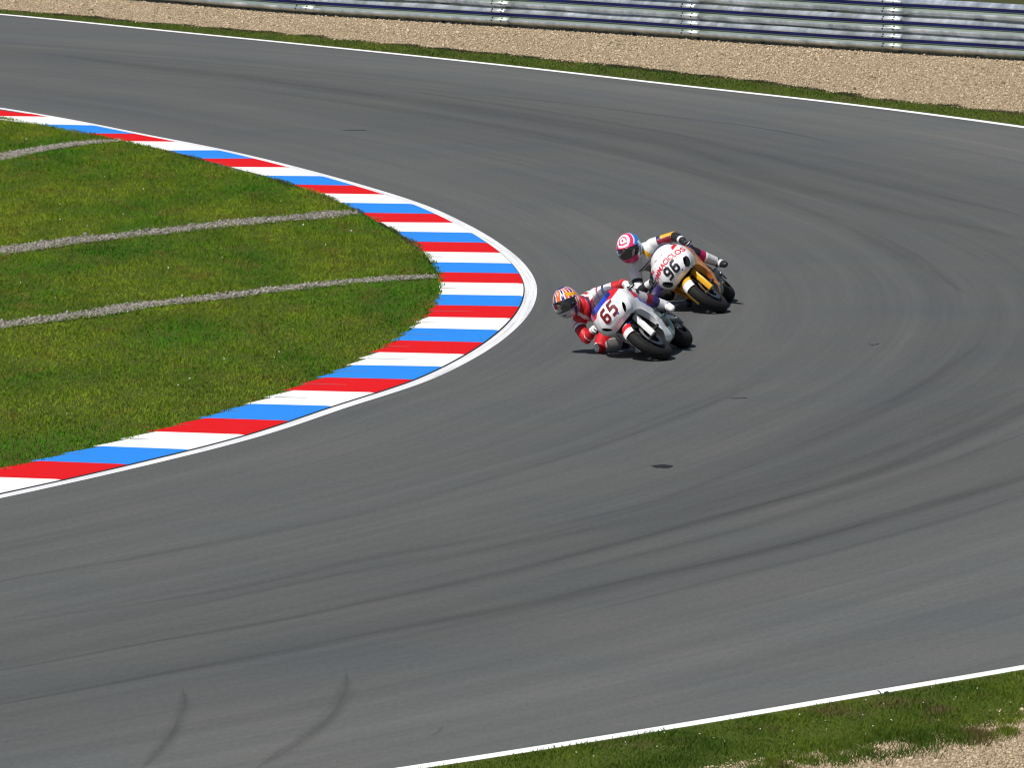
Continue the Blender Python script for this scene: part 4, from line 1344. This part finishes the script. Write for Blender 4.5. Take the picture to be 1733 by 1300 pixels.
    if A:
        X, Y, Z = Cc.T
        mi[:] = 3
        q_ = (aa + 8 * np.sin(np.radians(el * 5)) + np.where(el > 20, (el - 20) * .35, 0)) / 19.0
        mi = np.array([2, 3, 2, 1, 3, 2, 3, 1, 3, 2, 1, 3])[np.floor(q_).astype(int) % 12]
        mi = np.where((q_ % 1) < .30, 0, mi)
        mi = np.where(el > 70, 3, mi)
        mi = np.where((aa > 44) & (aa < 92) & (np.abs(el - (36 - (aa - 44) * .30)) < 8) & (az > 0), 4, mi)   # yellow flash
        mi = np.where((aa > 60) & (el < 10) & (el > -35), np.where((aa.astype(int) // 9) % 2 == 0, 0, 1), mi)
        mi = np.where((el < -20) & (aa < 55), 8, mi)
        mi = np.where((el < -20) & (aa >= 55) & (aa < 75), 3, mi)
    else:
        # rings round a point high on the brow
        c0 = np.array([.62, .0, .79]); c0 /= np.linalg.norm(c0)
        dn = Cc / np.array([.15, .124, .134]); dn /= np.linalg.norm(dn, axis=1)[:, None]
        an_ = np.degrees(np.arccos(np.clip(dn @ c0, -1, 1)))
        mi = np.select([an_ < 14, an_ < 21, an_ < 34, an_ < 50, an_ < 56], [0, 5, 0, 5, 0], 6)
        mi = np.where(an_ < 6, 5, mi)
        mi = np.where((aa < 60) & (el < 24) & (el > 12), 5, mi)
        mi = np.where((aa > 60) & (an_ > 56), 6, mi)
        mi = np.where((np.abs(aa - 92) < 9) & (np.abs(el - 12) < 9), 0, mi)
        mi = np.where((el < -20) & (aa < 62), 5, mi)
        mi = np.where((el < -20) & (aa >= 62) & (aa < 74), 0, mi)
        mi = np.where((el < -38) & (aa > 74), 0, mi)
        mi = np.where((aa > 140) & (an_ > 60), 3, mi)
    mi = np.where(Cc[:, 2] < -.1215, 7, mi)
    vents = ((np.abs(az) < 9) & (np.abs(el + 38) < 4)) | ((np.abs(aa - 22) < 6) & (np.abs(el - 37) < 2.0))
    mi = np.where(vents, 7, mi)
    Tm = Matrix.Translation(head) @ R.to_4x4()
    V = [Vector((v.x * HS, v.y * HS, v.z * HZ)) for v in V]
    V2 = [tuple(Tm @ v) for v in V]
    he = mesh_obj('helmet', V2, F, hm, root, mi=mi, smooth=True)
    # visor
    V, na2, ne2 = [], 40, 16
    for i in range(ne2 + 1):
        for j in range(na2 + 1):
            a_ = rad(-76 + 152 * j / na2); kx = abs(-76 + 152 * j / na2) / 76
            lo, hi = -23 + 12 * kx ** 3, 19 - 6 * kx ** 3
            v = shell(a_, rad(hi + (lo - hi) * i / ne2), .022); V.append(Tm @ Vector((v.x * HS, v.y * HS, v.z * HZ)))
    vo = mesh_obj('visor', [tuple(v) for v in V], [tuple(q) for q in gridfaces(ne2 + 1, na2 + 1).tolist()], M_VISOR, he, smooth=True)
    sm = vo.modifiers.new('t', 'SOLIDIFY'); sm.thickness = .004; sm.offset = 0
    if A:
        tgt = he
    root.matrix_world = Mx
    return root

base_j = dict(
 hip=(-.26, -.14, .94), chest=(.02, -.20, 1.13), neck=(.17, -.24, 1.22), head=(.29, -.29, 1.325),
 lsh=(.10, -.03, 1.20), rsh=(.12, -.40, 1.13),
 lel=(.18, .25, 1.03), lwr=(.355, .29, .905), lhand=(.43, .29, .885),
 rel=(.27, -.52, .93), rwr=(.365, -.335, .895), rhand=(.435, -.29, .882),
 lhip=(-.25, -.02, .93), rhip=(-.24, -.25, .89),
 lknee=(.12, .20, .80), lank=(-.20, .235, .47), ltoe=(-.07, .265, .39),
 rknee=(.13, -.50, .735), rank=(-.16, -.25, .47), rtoe=(-.04, -.30, .38))
for s in 'lr': base_j[s + 'kn'] = base_j[s + 'knee']

fA = gp(1124, 609); dA = Vector((-.27, -1.39)).normalized()
rA = (fA[0] - dA.x * 1.42, fA[1] - dA.y * 1.42)
bikeA, MA = make_bike('A', 'white racing motorcycle number 65 with red and blue flashes, leading and nearer the camera', (fA, rA, 53))
jA = dict(base_j)
jA.update(head=(.28, -.305, 1.33), lank=(-.20, .27, .47), ltoe=(-.07, .315, .37), neck=(.16, -.30, 1.20), chest=(.02, -.24, 1.11), lsh=(.10, -.07, 1.14), rsh=(.12, -.45, 1.10),
          lel=(.17, .235, .96), rel=(.27, -.50, .90), hip=(-.26, -.17, .94), lhip=(-.25, -.05, .93), rhip=(-.24, -.28, .88))
for s in 'lr': jA[s + 'kn'] = jA[s + 'knee']
make_rider('A', 'rider in red and white leathers, hanging off the white motorcycle number 65', MA, jA, (-.45, -1, -.22), 20)
fB = gp(1220, 529); dB = Vector((-.13, -1.41)).normalized()
rB = (fB[0] - dB.x * 1.42, fB[1] - dB.y * 1.42)
bikeB, MB_ = make_bike('B', 'white and orange racing motorcycle number 96 with yellow mudguard, following behind', (fB, rB, 51.5))
jB = dict(base_j)
jB.update(head=(.27, -.19, 1.355), neck=(.16, -.20, 1.25), chest=(.02, -.18, 1.13), lsh=(.10, -.01, 1.17), rsh=(.12, -.38, 1.13),
          lel=(.13, .24, 1.03), lank=(-.22, .28, .44), ltoe=(-.12, .33, .345), lknee=(.10, .21, .80),
          rel=(.25, -.53, .93), rknee=(.10, -.47, .76))
for s in 'lr': jB[s + 'kn'] = jB[s + 'knee']
make_rider('B', 'rider in white, black and yellow leathers and pink ringed helmet leaning on the second motorcycle', MB_, jB, (-.36, -1, -.34), 15)
bpy.context.view_layer.update()
